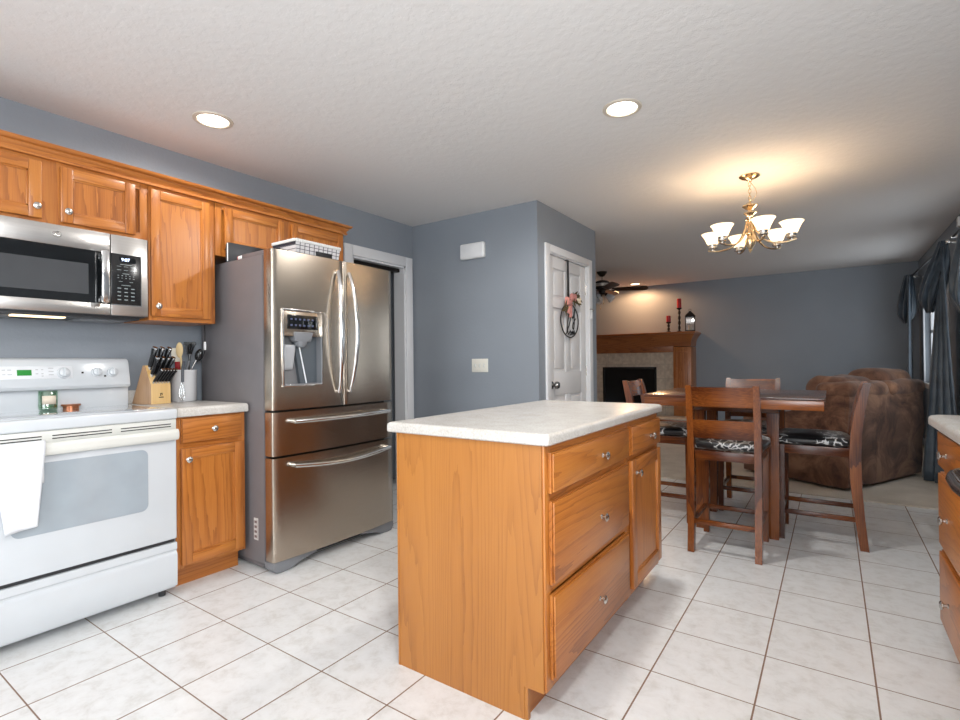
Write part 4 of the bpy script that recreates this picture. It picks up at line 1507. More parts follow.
# hoop wreath on the pantry door
def hoop():
    t = thing('door_wreath', 'oval wire hoop wreath with pink bow and script lettering hung on the pantry door', 'wreath', (PX + 0.012, 4.235, 0))
    MB().box(-0.010, -0.006, -0.028, 0.002, 1.64, 2.045).box(-0.030, -0.006, -0.028, 0.002, 2.0455, 2.049).build('strap', dark_metal, t)
    cz, ry, rz = 1.505, 0.185, 0.150
    pts = [(0.0, -0.005 + ry * math.cos(a), cz + rz * math.sin(a)) for a in [2 * PI * i / 40 for i in range(40)]]
    MB().tube(pts, 0.0055, 8, closed=True).build('hoop', dark_metal, t)
    # script strokes: a tall looping letter and a short word below
    b = MB()
    s1 = [(-0.11, 1.38), (-0.07, 1.40), (-0.05, 1.50), (-0.02, 1.585), (0.015, 1.60), (0.02, 1.55), (-0.02, 1.47), (-0.055, 1.42), (-0.04, 1.38), (0.0, 1.42)]
    s2 = [(0.03, 1.60), (0.04, 1.55), (0.06, 1.53), (0.085, 1.58), (0.10, 1.62), (0.09, 1.54), (0.085, 1.47), (0.07, 1.43), (0.05, 1.45), (0.07, 1.49), (0.12, 1.53)]
    s3 = [(-0.03, 1.385), (0.0, 1.41), (0.01, 1.385), (-0.01, 1.375), (0.02, 1.39), (0.04, 1.415), (0.045, 1.39), (0.03, 1.38), (0.06, 1.395), (0.08, 1.42), (0.085, 1.40), (0.07, 1.385), (0.10, 1.40)]
    for s, r_ in ((s1, 0.0045), (s2, 0.0045), (s3, 0.005)):
        P = []
        for i in range(len(s) - 1):
            p0, p1 = V((0.002, *s[max(i - 1, 0)])), V((0.002, *s[i]))
            p2, p3 = V((0.002, *s[i + 1])), V((0.002, *s[min(i + 2, len(s) - 1)]))
            for q in range(4):
                u = q / 4
                P.append(0.5 * ((2 * p1) + (-p0 + p2) * u + (2 * p0 - 5 * p1 + 4 * p2 - p3) * u * u + (-p0 + 3 * p1 - 3 * p2 + p3) * u ** 3))
        P.append(V((0.002, *s[-1])))
        b.tube(P, r_, 6)
    b.build('script_lettering', black_iron, t)
    # bow: two loops and two tails
    b = MB()
    for sy, tilt in ((-1, -0.02), (1, 0.03)):
        b.soft(0.0, 0.04, min(0, sy * 0.1) - 0.02, max(0, sy * 0.1) - 0.02, 1.65 + tilt, 1.725 + tilt, 0.025, 0.014, 6, seed=sy + 3, fr=14)
    b.soft(0.0, 0.03, -0.085, -0.045, 1.56, 1.67, 0.02, 0.012, 6, seed=5, fr=14)
    b.soft(0.0, 0.03, -0.03, 0.0, 1.53, 1.67, 0.014, 0.012, 6, seed=8, fr=14)
    b.build('bow', pink, t)
    b = MB()
    rnd = random.Random(5)
    for k in range(22):
        y, z = 0.02 + rnd.uniform(0, 0.14), 1.70 + rnd.uniform(-0.03, 0.04)
        if k > 15:
            y, z = -0.12 + rnd.uniform(-0.03, 0.03), 1.62 + rnd.uniform(-0.05, 0.03)
        M = Matrix.Translation((0.025, y, z)) @ Matrix.Rotation(rnd.uniform(0, 6), 4, 'X') @ Matrix.Rotation(rnd.uniform(-.5, .5), 4, 'Z')
        b.prism([(-0.05, 0), (-0.015, 0.015), (0.02, 0.013), (0.05, 0), (0.02, -0.013), (-0.015, -0.015)], 'x', -0.0015, 0.0015, M=M)
    b.build('leaves', leaf_m, t)
    b = MB()
    for y, z in ((0.115, 1.70), (0.14, 1.685), (0.15, 1.71)):
        b.soft(0.005, 0.045, y - 0.02, y + 0.02, z - 0.018, z + 0.018, 0.018, 0.006, 5, seed=y * 40, fr=30)
    b.build('flower', cream_fab, t)


hoop()

# ------------------------------------------------------------------ fireplace
def fireplace():
    cx = -2.87
    t = thing('fireplace', 'oak mantel fireplace with beige tile surround and black firebox on the far wall', 'fireplace', (cx, YF, 0))
    hw = 1.02      # outer half-width of legs
    b = MB()
    # tile backing with the opening left free
    ow, oz = 0.465, 1.035
    b.box(-0.76, -ow, -0.33, -0.001, 0.24, 1.30).box(ow, 0.76, -0.33, -0.001, 0.24, 1.30).box(-ow, ow, -0.33, -0.001, oz, 1.30)
    b.build('tile_surround', surround_m, t)
    b = MB()
    b.box(-ow, ow, -0.05, -0.002, 0.24, oz).box(-ow, -ow + 0.02, -0.30, -0.05, 0.24, oz).box(ow - 0.02, ow, -0.30, -0.05, 0.24, oz).box(-ow, ow, -0.30, -0.05, oz - 0.02, oz).box(-ow, ow, -0.30, -0.05, 0.24, 0.26)
    fb = b.build('firebox', firebox_m, t)
    fr = MB()
    for a0, a1, c0, c1 in ((-ow, ow, oz - 0.035, oz), (-ow, ow, 0.24, 0.275), (-ow, -ow + 0.035, 0.24, oz), (ow - 0.035, ow, 0.24, oz)):
        fr.box(a0, a1, -0.345, -0.315, c0, c1, 0.003)
    fr.build('metal_frame', black_iron, fb)
    MB().box(-ow + 0.03, ow - 0.03, -0.325, -0.322, 0.27, oz - 0.03).build('glass', black_glass, fb)
    lg = MB()
    for i, (y, z, r_) in enumerate(((-0.2, 0.32, 0.04), (-0.13, 0.33, 0.045), (-0.17, 0.40, 0.04))):
        lg.tube([(-0.3 + i * 0.03, y, z), (0.0, y + 0.02, z + 0.01), (0.3 - i * 0.05, y, z)], r_, 10)
    lg.build('log', plain('ash_log', s2l(90, 78, 66), 0.9), fb)
    for s in (-1, 1):
        x0, x1 = (0.745, hw) if s > 0 else (-hw, -0.745)
        b = MB().box(x0, x1, -0.38, -0.001, 0.24, 1.36, 0.003)
        b.box(x0 + 0.045, x0 + 0.06, -0.386, -0.378, 0.32, 1.28, 0.002).box(x1 - 0.06, x1 - 0.045, -0.386, -0.378, 0.32, 1.28, 0.002)
        b.box(x0 + 0.06, x1 - 0.06, -0.386, -0.378, 1.265, 1.28, 0.002).box(x0 + 0.06, x1 - 0.06, -0.386, -0.378, 0.32, 0.335, 0.002)
        b.build('pilaster', mantel_oak_v, t)
    MB().box(-0.745, 0.745, -0.37, -0.001, 1.275, 1.50, 0.003).build('frieze', mantel_oak, t)
    pr = [(-0.001, 1.36), (-0.385, 1.36), (-0.39, 1.42), (-0.41, 1.46), (-0.44, 1.50), (-0.46, 1.53), (-0.465, 1.56), (-0.001, 1.56)]
    # shelf with a flared cove, wrapped round the sides
    def sec(o_, z):
        x = hw + o_ - 0.0
        return [V((-x, -0.001, z)), V((-x, -0.38 - o_, z)), V((x, -0.38 - o_, z)), V((x, -0.001, z))]
    b = MB().rings([sec(o_, z) for o_, z in ((0.0, 1.37), (0.006, 1.44), (0.02, 1.49), (0.045, 1.53), (0.06, 1.55), (0.06, 1.565), (0.08, 1.57), (0.08, 1.60), (0.07, 1.603))])
    b.build('mantel_shelf', mantel_oak, t)
    MB().box(-hw - 0.05, hw + 0.05, -0.78, -0.34, 0.215, 0.24, 0.003).build('hearth_top', surround_m, t)
    MB().box(-hw - 0.05, hw + 0.05, -0.77, -0.001, 0.008, 0.215, 0.002).build('hearth_base', mantel_oak, t)


fireplace()
MZ = 1.604


def candlestick(label, x, y, h, tall):
    t = thing('candlestick', label, 'candlestick', (x, y, MZ))
    pr = [(0.0001, 0), (0.038, 0), (0.04, 0.008), (0.028, 0.014), (0.014, 0.024)]
    n = 4 if tall else 2
    z = 0.024
    step = (h - 0.07) / n
    for k in range(n):
        pr += [(0.010, z + 0.002), (0.019, z + step * 0.3), (0.021, z + step * 0.5), (0.018, z + step * 0.75), (0.010, z + step * 0.97)]
        z += step
    pr += [(0.014, z + 0.006), (0.038, z + 0.022), (0.042, z + 0.034), (0.0001, z + 0.036)]
    MB().lathe(pr, (0, 0, 0), 18).build('stem', black_iron, t)
    return t, z + 0.036


def pillar_candle(label, x, y, z, h, r=0.034):
    t = thing('candle', label, 'candle', (x, y, z))
    MB().lathe([(0.0001, 0), (r, 0), (r, h - 0.004), (r - 0.004, h), (r * 0.5, h - 0.008), (0.0001, h - 0.010)], (0, 0, 0), 18).build('wax', red_wax, t)
    MB().cyl((0, 0, h - 0.011), (0.001, 0, h + 0.006), 0.0015, None, 6).build('wick', black_iron, t)


_, z = candlestick('short black turned candlestick on the oak mantel', -2.20, 8.66, 0.18, False)
pillar_candle('short red pillar candle on the shorter candlestick', -2.20, 8.66, MZ + z, 0.10)
_, z = candlestick('tall black turned candlestick on the oak mantel beside the lantern', -2.035, 8.68, 0.40, True)
pillar_candle('red pillar candle on top of the taller candlestick', -2.035, 8.68, MZ + z, 0.15)
t = thing('lantern', 'black metal glass-sided candle lantern at the end of the oak mantel', 'lantern', (-1.865, 8.66, MZ), R(12))
b = MB().box(-0.075, 0.075, -0.075, 0.075, 0, 0.015, 0.003).box(-0.072, 0.072, -0.072, 0.072, 0.225, 0.24, 0.002)
for sx in (-1, 1):
    for sy in (-1, 1):
        b.box(sx * 0.068 - 0.006, sx * 0.068 + 0.006, sy * 0.068 - 0.006, sy * 0.068 + 0.006, 0.015, 0.225)
b.rings([[V((s * a, s2 * a, z)) for s, s2 in ((-1, -1), (1, -1), (1, 1), (-1, 1))] for a, z in ((0.08, 0.24), (0.055, 0.275), (0.02, 0.31), (0.015, 0.325))])
b.build('cage', black_iron, t)
MB().tube([(0.018 * math.cos(a), 0, 0.34 + 0.018 * math.sin(a)) for a in [2 * PI * i / 16 for i in range(16)]], 0.003, 6, closed=True).build('ring', black_iron, t)
b = MB()
for s in (-1, 1):
    b.box(-0.064, 0.064, s * 0.067, s * 0.069, 0.015, 0.225).box(s * 0.067, s * 0.069, -0.064, 0.064, 0.015, 0.225)
b.build('glass', glass_m, t)
MB().lathe([(0.0001, 0.015), (0.03, 0.015), (0.03, 0.10), (0.0001, 0.10)], (0, 0, 0), 16).build('candle', plain('cream_wax', s2l(210, 200, 180), 0.5), t)

# ------------------------------------------------------------------ dining table
def dining_table():
    x0, x1, y0, y1, zt = -1.072, -0.034, 3.53, 4.46, 0.908
    cx, cy = -0.53, 3.945
    t = thing('dining_table', 'dark mahogany counter-height square dining table under the chandelier', 'table', (cx, cy, 0))
    X0, X1, Y0, Y1 = x0 - cx, x1 - cx, y0 - cy, y1 - cy
    MB().box(X0, X1, Y0, Y1, zt - 0.016, zt, 0.004).build('tabletop', pub_top, t)
    b = MB()
    e = 0.004
    b.box(X0 + e, X1 - e, Y0 + e, Y0 + e + 0.03, zt - 0.074, zt - 0.016, 0.002, 0).box(X0 + e, X1 - e, Y1 - e - 0.03, Y1 - e, zt - 0.074, zt - 0.016, 0.002, 0)
    b.box(X0 + e, X0 + e + 0.03, Y0 + e + 0.0305, Y1 - e - 0.0305, zt - 0.074, zt - 0.016, 0.002, 1).box(X1 - e - 0.03, X1 - e, Y0 + e + 0.0305, Y1 - e - 0.0305, zt - 0.074, zt - 0.016, 0.002, 1)
    b.build('apron', [pub_h, pub_y], t)
    # under-frame on the four legs
    b = MB().box(-0.25, 0.25, -0.25, -0.2, zt - 0.112, zt - 0.06, 0.002, 0).box(-0.25, 0.25, 0.2, 0.25, zt - 0.112, zt - 0.06, 0.002, 0)
    b.box(-0.25, -0.2, -0.2, 0.2, zt - 0.112, zt - 0.06, 0.002, 1).box(0.2, 0.25, -0.2, 0.2, zt - 0.112, zt - 0.06, 0.002, 1)
    b.box(-0.22, 0.22, -0.22, 0.22, zt - 0.06, zt - 0.0165, 0, 0)
    b.build('under_frame', [pub_h, pub_y], t)
    for sx in (-1, 1):
        for sy in (-1, 1):
            r_ = []
            for z, a in ((0, 0.026), (0.06, 0.028), (0.35, 0.033), (0.796, 0.034)):
                r_.append([V((sx * 0.218 + u * a, sy * 0.222 + v * a, z)) for u, v in ((-1, -1), (1, -1), (1, 1), (-1, 1))])
            MB().rings(r_).build('leg', pub_v, t)


dining_table()


def chair(label):
    """counter-height chair, origin on the floor under the seat centre, looking +y, back at -y"""
    t = thing('counter_chair', label, 'chair', (0, 0, 0), 0, 'counter-height chairs round the dining table')
    for s in (-1, 1):
        x = s * 0.178
        r_ = []
        # (y centre, z, half depth, half width)
        for y, z, hd, hw in ((-0.222, 0, 0.022, 0.018), (-0.205, 0.15, 0.024, 0.018), (-0.188, 0.35, 0.027, 0.018), (-0.182, 0.55, 0.029, 0.018), (-0.188, 0.68, 0.028, 0.018), (-0.208, 0.83, 0.025, 0.018), (-0.232, 0.94, 0.021, 0.017), (-0.246, 0.99, 0.017, 0.016)):
            r_.append([V((x + u * hw, y + v * hd, z)) for u, v in ((-1, -1), (1, -1), (1, 1), (-1, 1))])
        MB().rings(r_).build('leg', pub_v, t)
        r_ = [[V((s * 0.172 + u * a, 0.2 + v * a, z)) for u, v in ((-1, -1), (1, -1), (1, 1), (-1, 1))] for z, a in ((0, 0.017), (0.3, 0.02), (0.555, 0.021), (0.60, 0.021))]
        MB().rings(r_).build('leg', pub_v, t)
    # curved ladder rails
    for z0, z1, yb in ((0.868, 0.980, -0.226), (0.676, 0.786, -0.200)):
        r_ = []
        for i in range(9):
            u = i / 8 * 2 - 1
            y = yb - 0.012 * (1 - u * u)
            lean = -0.2 * (z1 - z0)
            r_.append([V((u * 0.162, y - 0.009, z0)), V((u * 0.162, y + 0.009, z0)), V((u * 0.162, y + 0.009 + lean, z1)), V((u * 0.162, y - 0.009 + lean, z1))])
        MB().rings(r_).build('back_rail', pub_h, t)
    b = MB().box(-0.158, 0.158, -0.196, -0.172, 0.545, 0.600, 0.002, 0).box(-0.152, 0.152, 0.188, 0.212, 0.545, 0.600, 0.002, 0)
    b.box(-0.19, -0.166, -0.155, 0.18, 0.545, 0.600, 0.002, 1).box(0.166, 0.19, -0.155, 0.18, 0.545, 0.600, 0.002, 1)
    b.build('seat_frame', [pub_h, pub_y], t)
    MB().soft(-0.200, 0.200, -0.156, 0.232, 0.601, 0.658, 0.024, 0.003, 9, puff=0.014).build('cushion', leather, t)
    for (x0, x1, y0, y1, z) in ((-0.16, 0.16, -0.215, -0.195, 0.178), (-0.155, 0.155, 0.191, 0.209, 0.172)):
        MB().box(x0, x1, y0, y1, z - 0.014, z + 0.014, 0.002).build('stretcher', pub_h, t)
    for s in (-1, 1):
        MB().box(s * 0.175 - 0.009, s * 0.175 + 0.009, -0.185, 0.185, 0.162, 0.190, 0.002).build('stretcher', pub_y, t)
    return t


c = chair('dark mahogany counter chair with its ladder back nearest the island')
c.location = (-0.525, 3.445, 0)
for lab, loc, rz in (('dark mahogany counter chair whose back is turned to the brown recliner', (-0.075, 3.945, 0), R(90)),
                     ('dark mahogany counter chair on the fireplace side of the table, partly hidden behind the island', (-1.03, 3.94, 0), R(-90)),
                     ('dark mahogany counter chair seen over the tabletop, against the grey far wall', (-0.53, 4.42, 0), R(180))):
    d = copy_tree(c)
    d.location = loc
    d.rotation_euler = (0, 0, rz)
    d['label'] = lab

# ------------------------------------------------------------------ recliner
def recliner():
    # local x runs along the back, local y into the seat
    O = (0.115, 5.30, 0.008)
    ang = math.atan2(0.883, 0.47)
    t = thing('recliner', 'wide brown microfibre recliner loveseat with its back turned to the window curtain', 'sofa', O, ang)
    L, D = 1.32, 0.98
    MB().soft(0.16, L - 0.16, 0.0, D - 0.1, 0.02, 0.42, 0.04, 0.012, 9).build('base', sofa_m, t)
    # back shell, one big padded panel, leaning a touch
    sk = Matrix(((1, 0, 0, 0), (0, 1, -0.02, 0.012), (0, 0, 1, 0), (0, 0, 0, 1)))
    MB().soft(0.0, L, 0.0, 0.26, 0.02, 0.86, 0.035, 0.016, 12, M=sk, fr=4).build('back_shell', sofa_m, t)
    b = MB()
    b.soft(-0.015, L / 2, -0.02, 0.29, 0.78, 0.925, 0.07, 0.018, 11, fr=5).soft(L / 2, L + 0.01, -0.02, 0.29, 0.78, 0.93, 0.07, 0.018, 11, fr=5, seed=3)
    b.build('back_roll', sofa_m, t)
    b = MB().soft(0.06, 0.64, 0.06, 0.44, 0.62, 0.97, 0.12, 0.02, 11, fr=5, seed=5).soft(0.68, 1.26, 0.03, 0.44, 0.62, 1.03, 0.14, 0.02, 11, fr=5, seed=7)
    b.build('head_cushion', sofa_m, t)
    for x0, x1 in ((-0.005, 0.2), (L - 0.2, L + 0.005)):
        b = MB()
        prof_ = [(0.03, 0.02), (D, 0.02), (D, 0.56), (D - 0.04, 0.60), (0.60, 0.60), (0.40, 0.66), (0.22, 0.82), (0.10, 0.87), (0.03, 0.86)]
        b.prism(prof_, 'x', x0, x1, bev=0.02)
        b.soft(x0 - 0.01, x1 + 0.02, 0.42, D + 0.01, 0.53, 0.63, 0.045, 0.012, 9, fr=6)
        b.build('arm', sofa_m, t)
    b = MB().soft(0.2, L / 2, 0.3, D + 0.01, 0.36, 0.52, 0.06, 0.014, 9).soft(L / 2, L - 0.2, 0.3, D + 0.01, 0.36, 0.52, 0.06, 0.014, 9, seed=2)
    b.build('seat_cushion', sofa_m, t)
    return t


recliner()

# ------------------------------------------------------------------ curtains
def lerp_poly(P, s):
    n = len(P) - 1
    k = min(int(s * n), n - 1)
    u = s * n - k
    return V(P[k]).lerp(V(P[k + 1]), u)


def curtain(label, top, bottom, z1, z0, pleats, amp, nu=90):
    def fn(u, v):
        a, b_ = lerp_poly(top, u), lerp_poly(bottom, u)
        q = v ** 1.15
        p = a.lerp(b_, q)
        tan = (lerp_poly(bottom, min(u + 0.02, 1)) - lerp_poly(bottom, max(u - 0.02, 0))).normalized()
        nrm = V((-tan.y, tan.x))
        w_ = amp * (0.55 + 0.6 * v)
        p = p + nrm * w_ * math.sin(u * 2 * PI * pleats + 0.6 * math.sin(v * 3)) + tan * w_ * 0.35 * math.sin(u * 4 * PI * pleats)
        return V((p.x, p.y, z1 + (z0 - z1) * v))
    o = MB().sheet(fn, nu, 22).build('curtain', satin_m, smooth=80, solid=0.003)
    return tag(o, label, 'curtain')


def pouf(name, label, pts, rads, folds=9, seed=0):
    """gathered sleeve of cloth draped from the rod"""
    n = 26
    P = bez(*pts, n)
    rings = []
    for i, p in enumerate(P):
        q = i / n
        r_ = rads[0] + (rads[1] - rads[0]) * math.sin(min(1, q * 1.25) * PI / 2) if q < 0.8 else rads[1] * math.cos((q - 0.8) / 0.2 * PI / 2 * 0.82)
        ring = []
        for j in range(54):
            a = 2 * PI * j / 54
            rr = r_ * (1 + 0.16 * math.sin(folds * a + 3 * q + seed) + 0.05 * math.sin(folds * 2 * a + seed))
            ring.append(p + V((rr * 0.75 * math.cos(a), rr * math.sin(a), 0.02 * math.sin(5 * a + seed) * q)))
        rings.append(ring)
    o = MB().rings(rings).build(name, satin_m, smooth=80)
    return o


curtain('slate blue satin curtain flaring to the carpet between recliner and countertop',
        [(0.83, 6.10), (0.84, 6.32), (0.87, 6.62)], [(0.92, 5.90), (0.685, 6.2), (0.82, 6.72)], 2.13, 0.015, 7, 0.024)
curtain('dark slate satin curtain hanging in the far corner behind the recliner',
        [(0.82, 8.42), (0.83, 8.62), (0.86, 8.84)], [(0.80, 8.34), (0.82, 8.6), (0.88, 8.84)], 2.19, 0.02, 6, 0.02)
p1 = pouf('curtain_scarf', '', ((0.85, 6.24, 2.2), (0.84, 6.26, 2.0), (0.79, 6.36, 1.85), (0.765, 6.40, 1.58)), (0.04, 0.115), 8, 0)
tag(p1, 'gathered slate satin scarf draped from the curtain rod end over the near curtain', 'curtain scarf')
p2 = pouf('curtain_scarf', '', ((0.84, 8.66, 2.22), (0.83, 8.66, 2.05), (0.81, 8.62, 1.85), (0.80, 8.58, 1.6)), (0.05, 0.115), 8, 2)
tag(p2, 'gathered dark satin scarf draped from the rod in the far corner', 'curtain scarf')
p3 = pouf('curtain_scarf', '', ((0.87, 5.4, 2.16), (0.86, 5.4, 1.95), (0.845, 5.38, 1.8), (0.84, 5.36, 1.5)), (0.04, 0.1), 8, 4)
tag(p3, 'gathered dark satin scarf draped over the window nearer the dining table', 'curtain scarf')
curtain('dark satin curtain panel at the near end of the living room window wall',
        [(0.86, 4.35), (0.87, 4.7), (0.88, 5.05)], [(0.9, 4.3), (0.87, 4.7), (0.9, 5.1)], 2.13, 0.015, 8, 0.02)
t = thing('curtain_rod', 'thin dark metal curtain rod spanning the far living room window', 'curtain rod', (0.865, 6.12, 2.17))
MB().tube([(0, 0, 0), (0, 2.68, 0.03)], 0.009, 10).build('rod', dark_metal, t)
MB().box(-0.012, 0.109, 0.02, 0.045, -0.012, 0.012, 0.002).build('bracket', nickel, t)
MB().box(-0.012, 0.109, 2.60, 2.625, 0.018, 0.042, 0.002).build('bracket', nickel, t)
MB().lathe([(0.0001, -0.045), (0.018, -0.035), (0.022, -0.02), (0.016, -0.006), (0.01, 0.0)], (0, 0, 0), 14, 0, 'y').build('finial', nickel, t)
t = thing('curtain_rod', 'thin dark metal curtain rod over the window nearer the dining table', 'curtain rod', (0.865, 4.2, 2.17))
MB().tube([(0, 0, 0), (0, 1.75, 0.0)], 0.009, 10).build('rod', dark_metal, t)
MB().box(-0.012, 0.109, 0.02, 0.045, -0.012, 0.012, 0.002).build('bracket', nickel, t)
MB().box(-0.012, 0.109, 1.68, 1.705, -0.012, 0.012, 0.002).build('bracket', nickel, t)

# ------------------------------------------------------------------ things on the short counter
CZ = 0.9255


def knife_block():
    O = V((-3.085, 1.283, CZ))
    ang = R(188)      # local +x points back towards the wall
    t = thing('knife_block', 'pale beech knife block full of black-handled knives on the counter', 'knife block', O, ang)
    W_ = 0.108
    # local: x back, y towards -width after the turn
    pr = [(0.0, 0.0), (0.0, 0.105), (0.055, 0.215), (0.075, 0.215), (0.178, 0.0)]
    b = MB().prism(pr, 'y', -W_, 0, 0)
    o = b.build('block', [beech], t)
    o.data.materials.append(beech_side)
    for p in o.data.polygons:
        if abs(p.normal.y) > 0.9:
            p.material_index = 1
    k = MB().lathe([(0.0001, 0), (0.012, 0)], (0, 0, 0), 4)
    # burnt-in mark: a small two-prong emblem over a short line
    m = MB().box(-0.0006, 0.0002, -0.062, -0.058, 0.048, 0.060).box(-0.0006, 0.0002, -0.058, -0.050, 0.056, 0.060).box(-0.0006, 0.0002, -0.054, -0.050, 0.044, 0.058).box(-0.0006, 0.0002, -0.068, -0.042, 0.034, 0.039)
    m.build('emblem', black_iron, t)
    k.bm.free()
    M0 = Matrix.Translation(O) @ Matrix.Rotation(ang, 4, 'Z')
    # slots run into the sloped face; handles stick up and forward
    face0, face1 = V((0.0, 0, 0.105)), V((0.055, 0, 0.215))
    dirv = V((-0.62, 0, 0.785)).normalized()

    def knife(name, y, s, length, r_, label, group, mats=black_gloss, up=None):
        p0 = face0.lerp(face1, s) + V((0, y, 0)) - dirv * 0.004
        d = up or dirv
        side = V((0, 1, 0))
        q = thing(name, label, 'knife', M0 @ (p0 + d * 0.004), 0, group)
        Rm = M0.to_3x3()
        dd = (Rm @ d).normalized()
        ss = (Rm @ side).normalized()
        tt = dd.cross(ss)
        rings = []
        for l_, a, c_ in ((-0.004, 0.5, 0.5), (0.012, 0.55, 0.55), (0.014, 0.9, 0.8), (length * 0.35, 1.0, 0.9), (length * 0.65, 0.9, 0.85), (length * 0.93, 1.1, 1.05), (length, 0.8, 0.7)):
            rings.append([dd * l_ + ss * (math.cos(2 * PI * j / 10) * r_ * 0.62 * a) + tt * (math.sin(2 * PI * j / 10) * r_ * c_) for j in range(10)])
        MB().rings(rings).build('handle', mats, q)
        MB().rings([[dd * l_ + ss * (math.cos(2 * PI * j / 8) * r_ * 0.6) + tt * (math.sin(2 * PI * j / 8) * r_ * 0.85) for j in range(8)] for l_ in (length * 0.97, length + 0.004)]).build('end_cap', chrome, q)
        MB().rings([[dd * l_ + ss * (math.cos(2 * PI * j / 8) * r_ * 0.58) + tt * (math.sin(2 * PI * j / 8) * r_ * 0.66) for j in range(8)] for l_ in (-0.004, 0.012)]).build('bolster', chrome, q)
    for i in range(6):
        knife('steak_knife', -0.014 - i * 0.0162, 0.12, 0.098, 0.0105, 'black-handled steak knife in the lowest row of the knife block', 'steak knives in the lowest row of the block', up=V((-0.66, -0.12, 0.74)).normalized())
    for i in range(4):
        knife('kitchen_knife', -0.02 - i * 0.023, 0.48, 0.115, 0.017, 'black-handled kitchen knife in the middle row of the knife block', 'kitchen knives in the middle row of the block', up=V((-0.5, 0.02 - i * 0.05, 0.84)).normalized())
    for i in range(3):
        knife('kitchen_knife', -0.022 - i * 0.032, 0.84, 0.125, 0.020, 'long black-handled kitchen knife in the top row of the knife block', 'kitchen knives in the top row of the block', up=V((-0.42, 0.02 - i * 0.06, 0.9)).normalized())


knife_block()


def crock():
    cx, cy = -3.205, 1.513
    t = thing('utensil_crock', 'white ceramic utensil crock beside the knife block on the counter', 'crock', (cx, cy, CZ))
    MB().lathe([(0.0001, 0.0), (0.062, 0.0), (0.067, 0.006), (0.069, 0.175), (0.071, 0.183), (0.070, 0.187), (0.065, 0.187), (0.064, 0.175), (0.062, 0.012), (0.0001, 0.010)], (0, 0, 0), 32).build('body', ceramic, t)
    base = V((cx, cy, CZ + 0.014))
    # frame facing the viewer: r right, f towards the viewer
    r_ = V((0.79, 0.61, 0)).normalized()
    f = V((0.61, -0.79, 0)).normalized()

    def at(a, b_, z):
        return r_ * a + f * b_ + V((0, 0, z))

    def stem(q, pts, rad, mat, nm='handle'):
        MB().tube(pts, rad, 8).build(nm, mat, q)
    q = thing('wooden_spoon', 'wooden spoon with pale bowl upright in the white crock', 'spoon', base)
    stem(q, [at(0.0, 0.02, 0), at(0.01, 0.045, 0.18), at(0.008, 0.05, 0.25)], 0.006, spoon_wood)
    MB().ball((0, 0, 0), 0.021, 0.008, 0.046, M=Matrix.Translation(at(0.002, 0.052, 0.290)) @ Matrix.Rotation(R(38), 4, 'Z')).build('bowl', spoon_wood, q)
    q = thing('spatula', 'black slotted spatula standing tallest in the white crock', 'spatula', base)
    stem(q, [at(0.0, -0.02, 0), at(0.02, -0.02, 0.17), at(0.024, -0.02, 0.27)], 0.005, black_gloss)
    M = Matrix(((r_.x, f.x, 0, 0), (r_.y, f.y, 0, 0), (0, 0, 1, 0), (0, 0, 0, 1)))
    hd = MB()
    for k in range(4):
        x0 = -0.028 + k * 0.0165
        hd.prism([(0.018 + x0 * 0.45, 0.215), (0.018 + (x0 + 0.011) * 0.45, 0.215), (0.02 + x0 + 0.014, 0.275), (0.02 + x0 + 0.002, 0.275)], 'y', 0.018, 0.022, M=M @ Matrix.Translation((0.002, -0.04, 0.05)))
    hd.prism([(-0.012, 0.272), (0.06, 0.272), (0.058, 0.292), (-0.01, 0.292)], 'y', 0.018, 0.022, M=M @ Matrix.Translation((0.002, -0.04, 0.05)))
    hd.build('blade', black_gloss, q)
    q = thing('ladle', 'black ladle with steel shaft leaning out of the white crock', 'ladle', base)
    stem(q, [at(0.0, 0.0, 0), at(0.046, 0.01, 0.17), at(0.08, 0.012, 0.235)], 0.004, chrome)
    MB().ball((0, 0, 0), 0.022, 0.014, 0.036, M=Matrix.Translation(at(0.094, 0.013, 0.262)) @ Matrix.Rotation(R(38), 4, 'Z') @ Matrix.Rotation(R(20), 4, 'Y')).build('bowl', black_gloss, q)
    q = thing('turner', 'cream flat turner with red neck standing in the white crock', 'turner', base)
    stem(q, [at(-0.01, -0.01, 0), at(-0.028, 0.0, 0.15), at(-0.032, 0.0, 0.18)], 0.007, red_sil)
    MB().box(-0.048, -0.004, 0.002, 0.010, 0.175, 0.222, 0.003, M=M).build('neck', red_sil, q)
    MB().box(-0.070, -0.010, 0.002, 0.008, 0.222, 0.305, 0.003, M=M).build('blade', plain('cream_plastic', s2l(230, 222, 204), 0.5), q)
    q = thing('kitchen_shears', 'grey-handled utensil tilted in the white crock', 'utensil', base)
    stem(q, [at(0.015, 0.02, 0), at(0.03, 0.035, 0.17), at(0.05, 0.04, 0.225)], 0.008, grey_plastic)
    q = thing('egg_whisk', 'steel whisk with grey handle hooked head-down on the front of the white crock', 'whisk', (cx, cy, CZ))
    wf = 0.082
    MB().tube([at(0.030, 0.058, 0.235), at(0.034, 0.078, 0.205), at(0.035, wf, 0.18), at(0.036, wf + 0.003, 0.115)], 0.008, 8).build('handle', plain('slate_handle', s2l(84, 88, 96), 0.4), q)
    b = MB()
    for k in range(4):
        a = PI * k / 4
        pts = []
        for i in range(17):
            u = i / 16 * 2 - 1
            rr = 0.017 * math.sin((1 - abs(u)) * PI * 0.78 + 0.12) * (1 if u > 0 else -1) if abs(u) < 1 else 0
            z = 0.118 - (1 - abs(u)) ** 0.8 * 0.108
            pts.append(at(0.037 + rr * math.cos(a), wf + 0.012 + rr * math.sin(a) * 0.6, z))
        b.tube(pts, 0.0013, 5)
    b.build('wires', chrome, q)


crock()

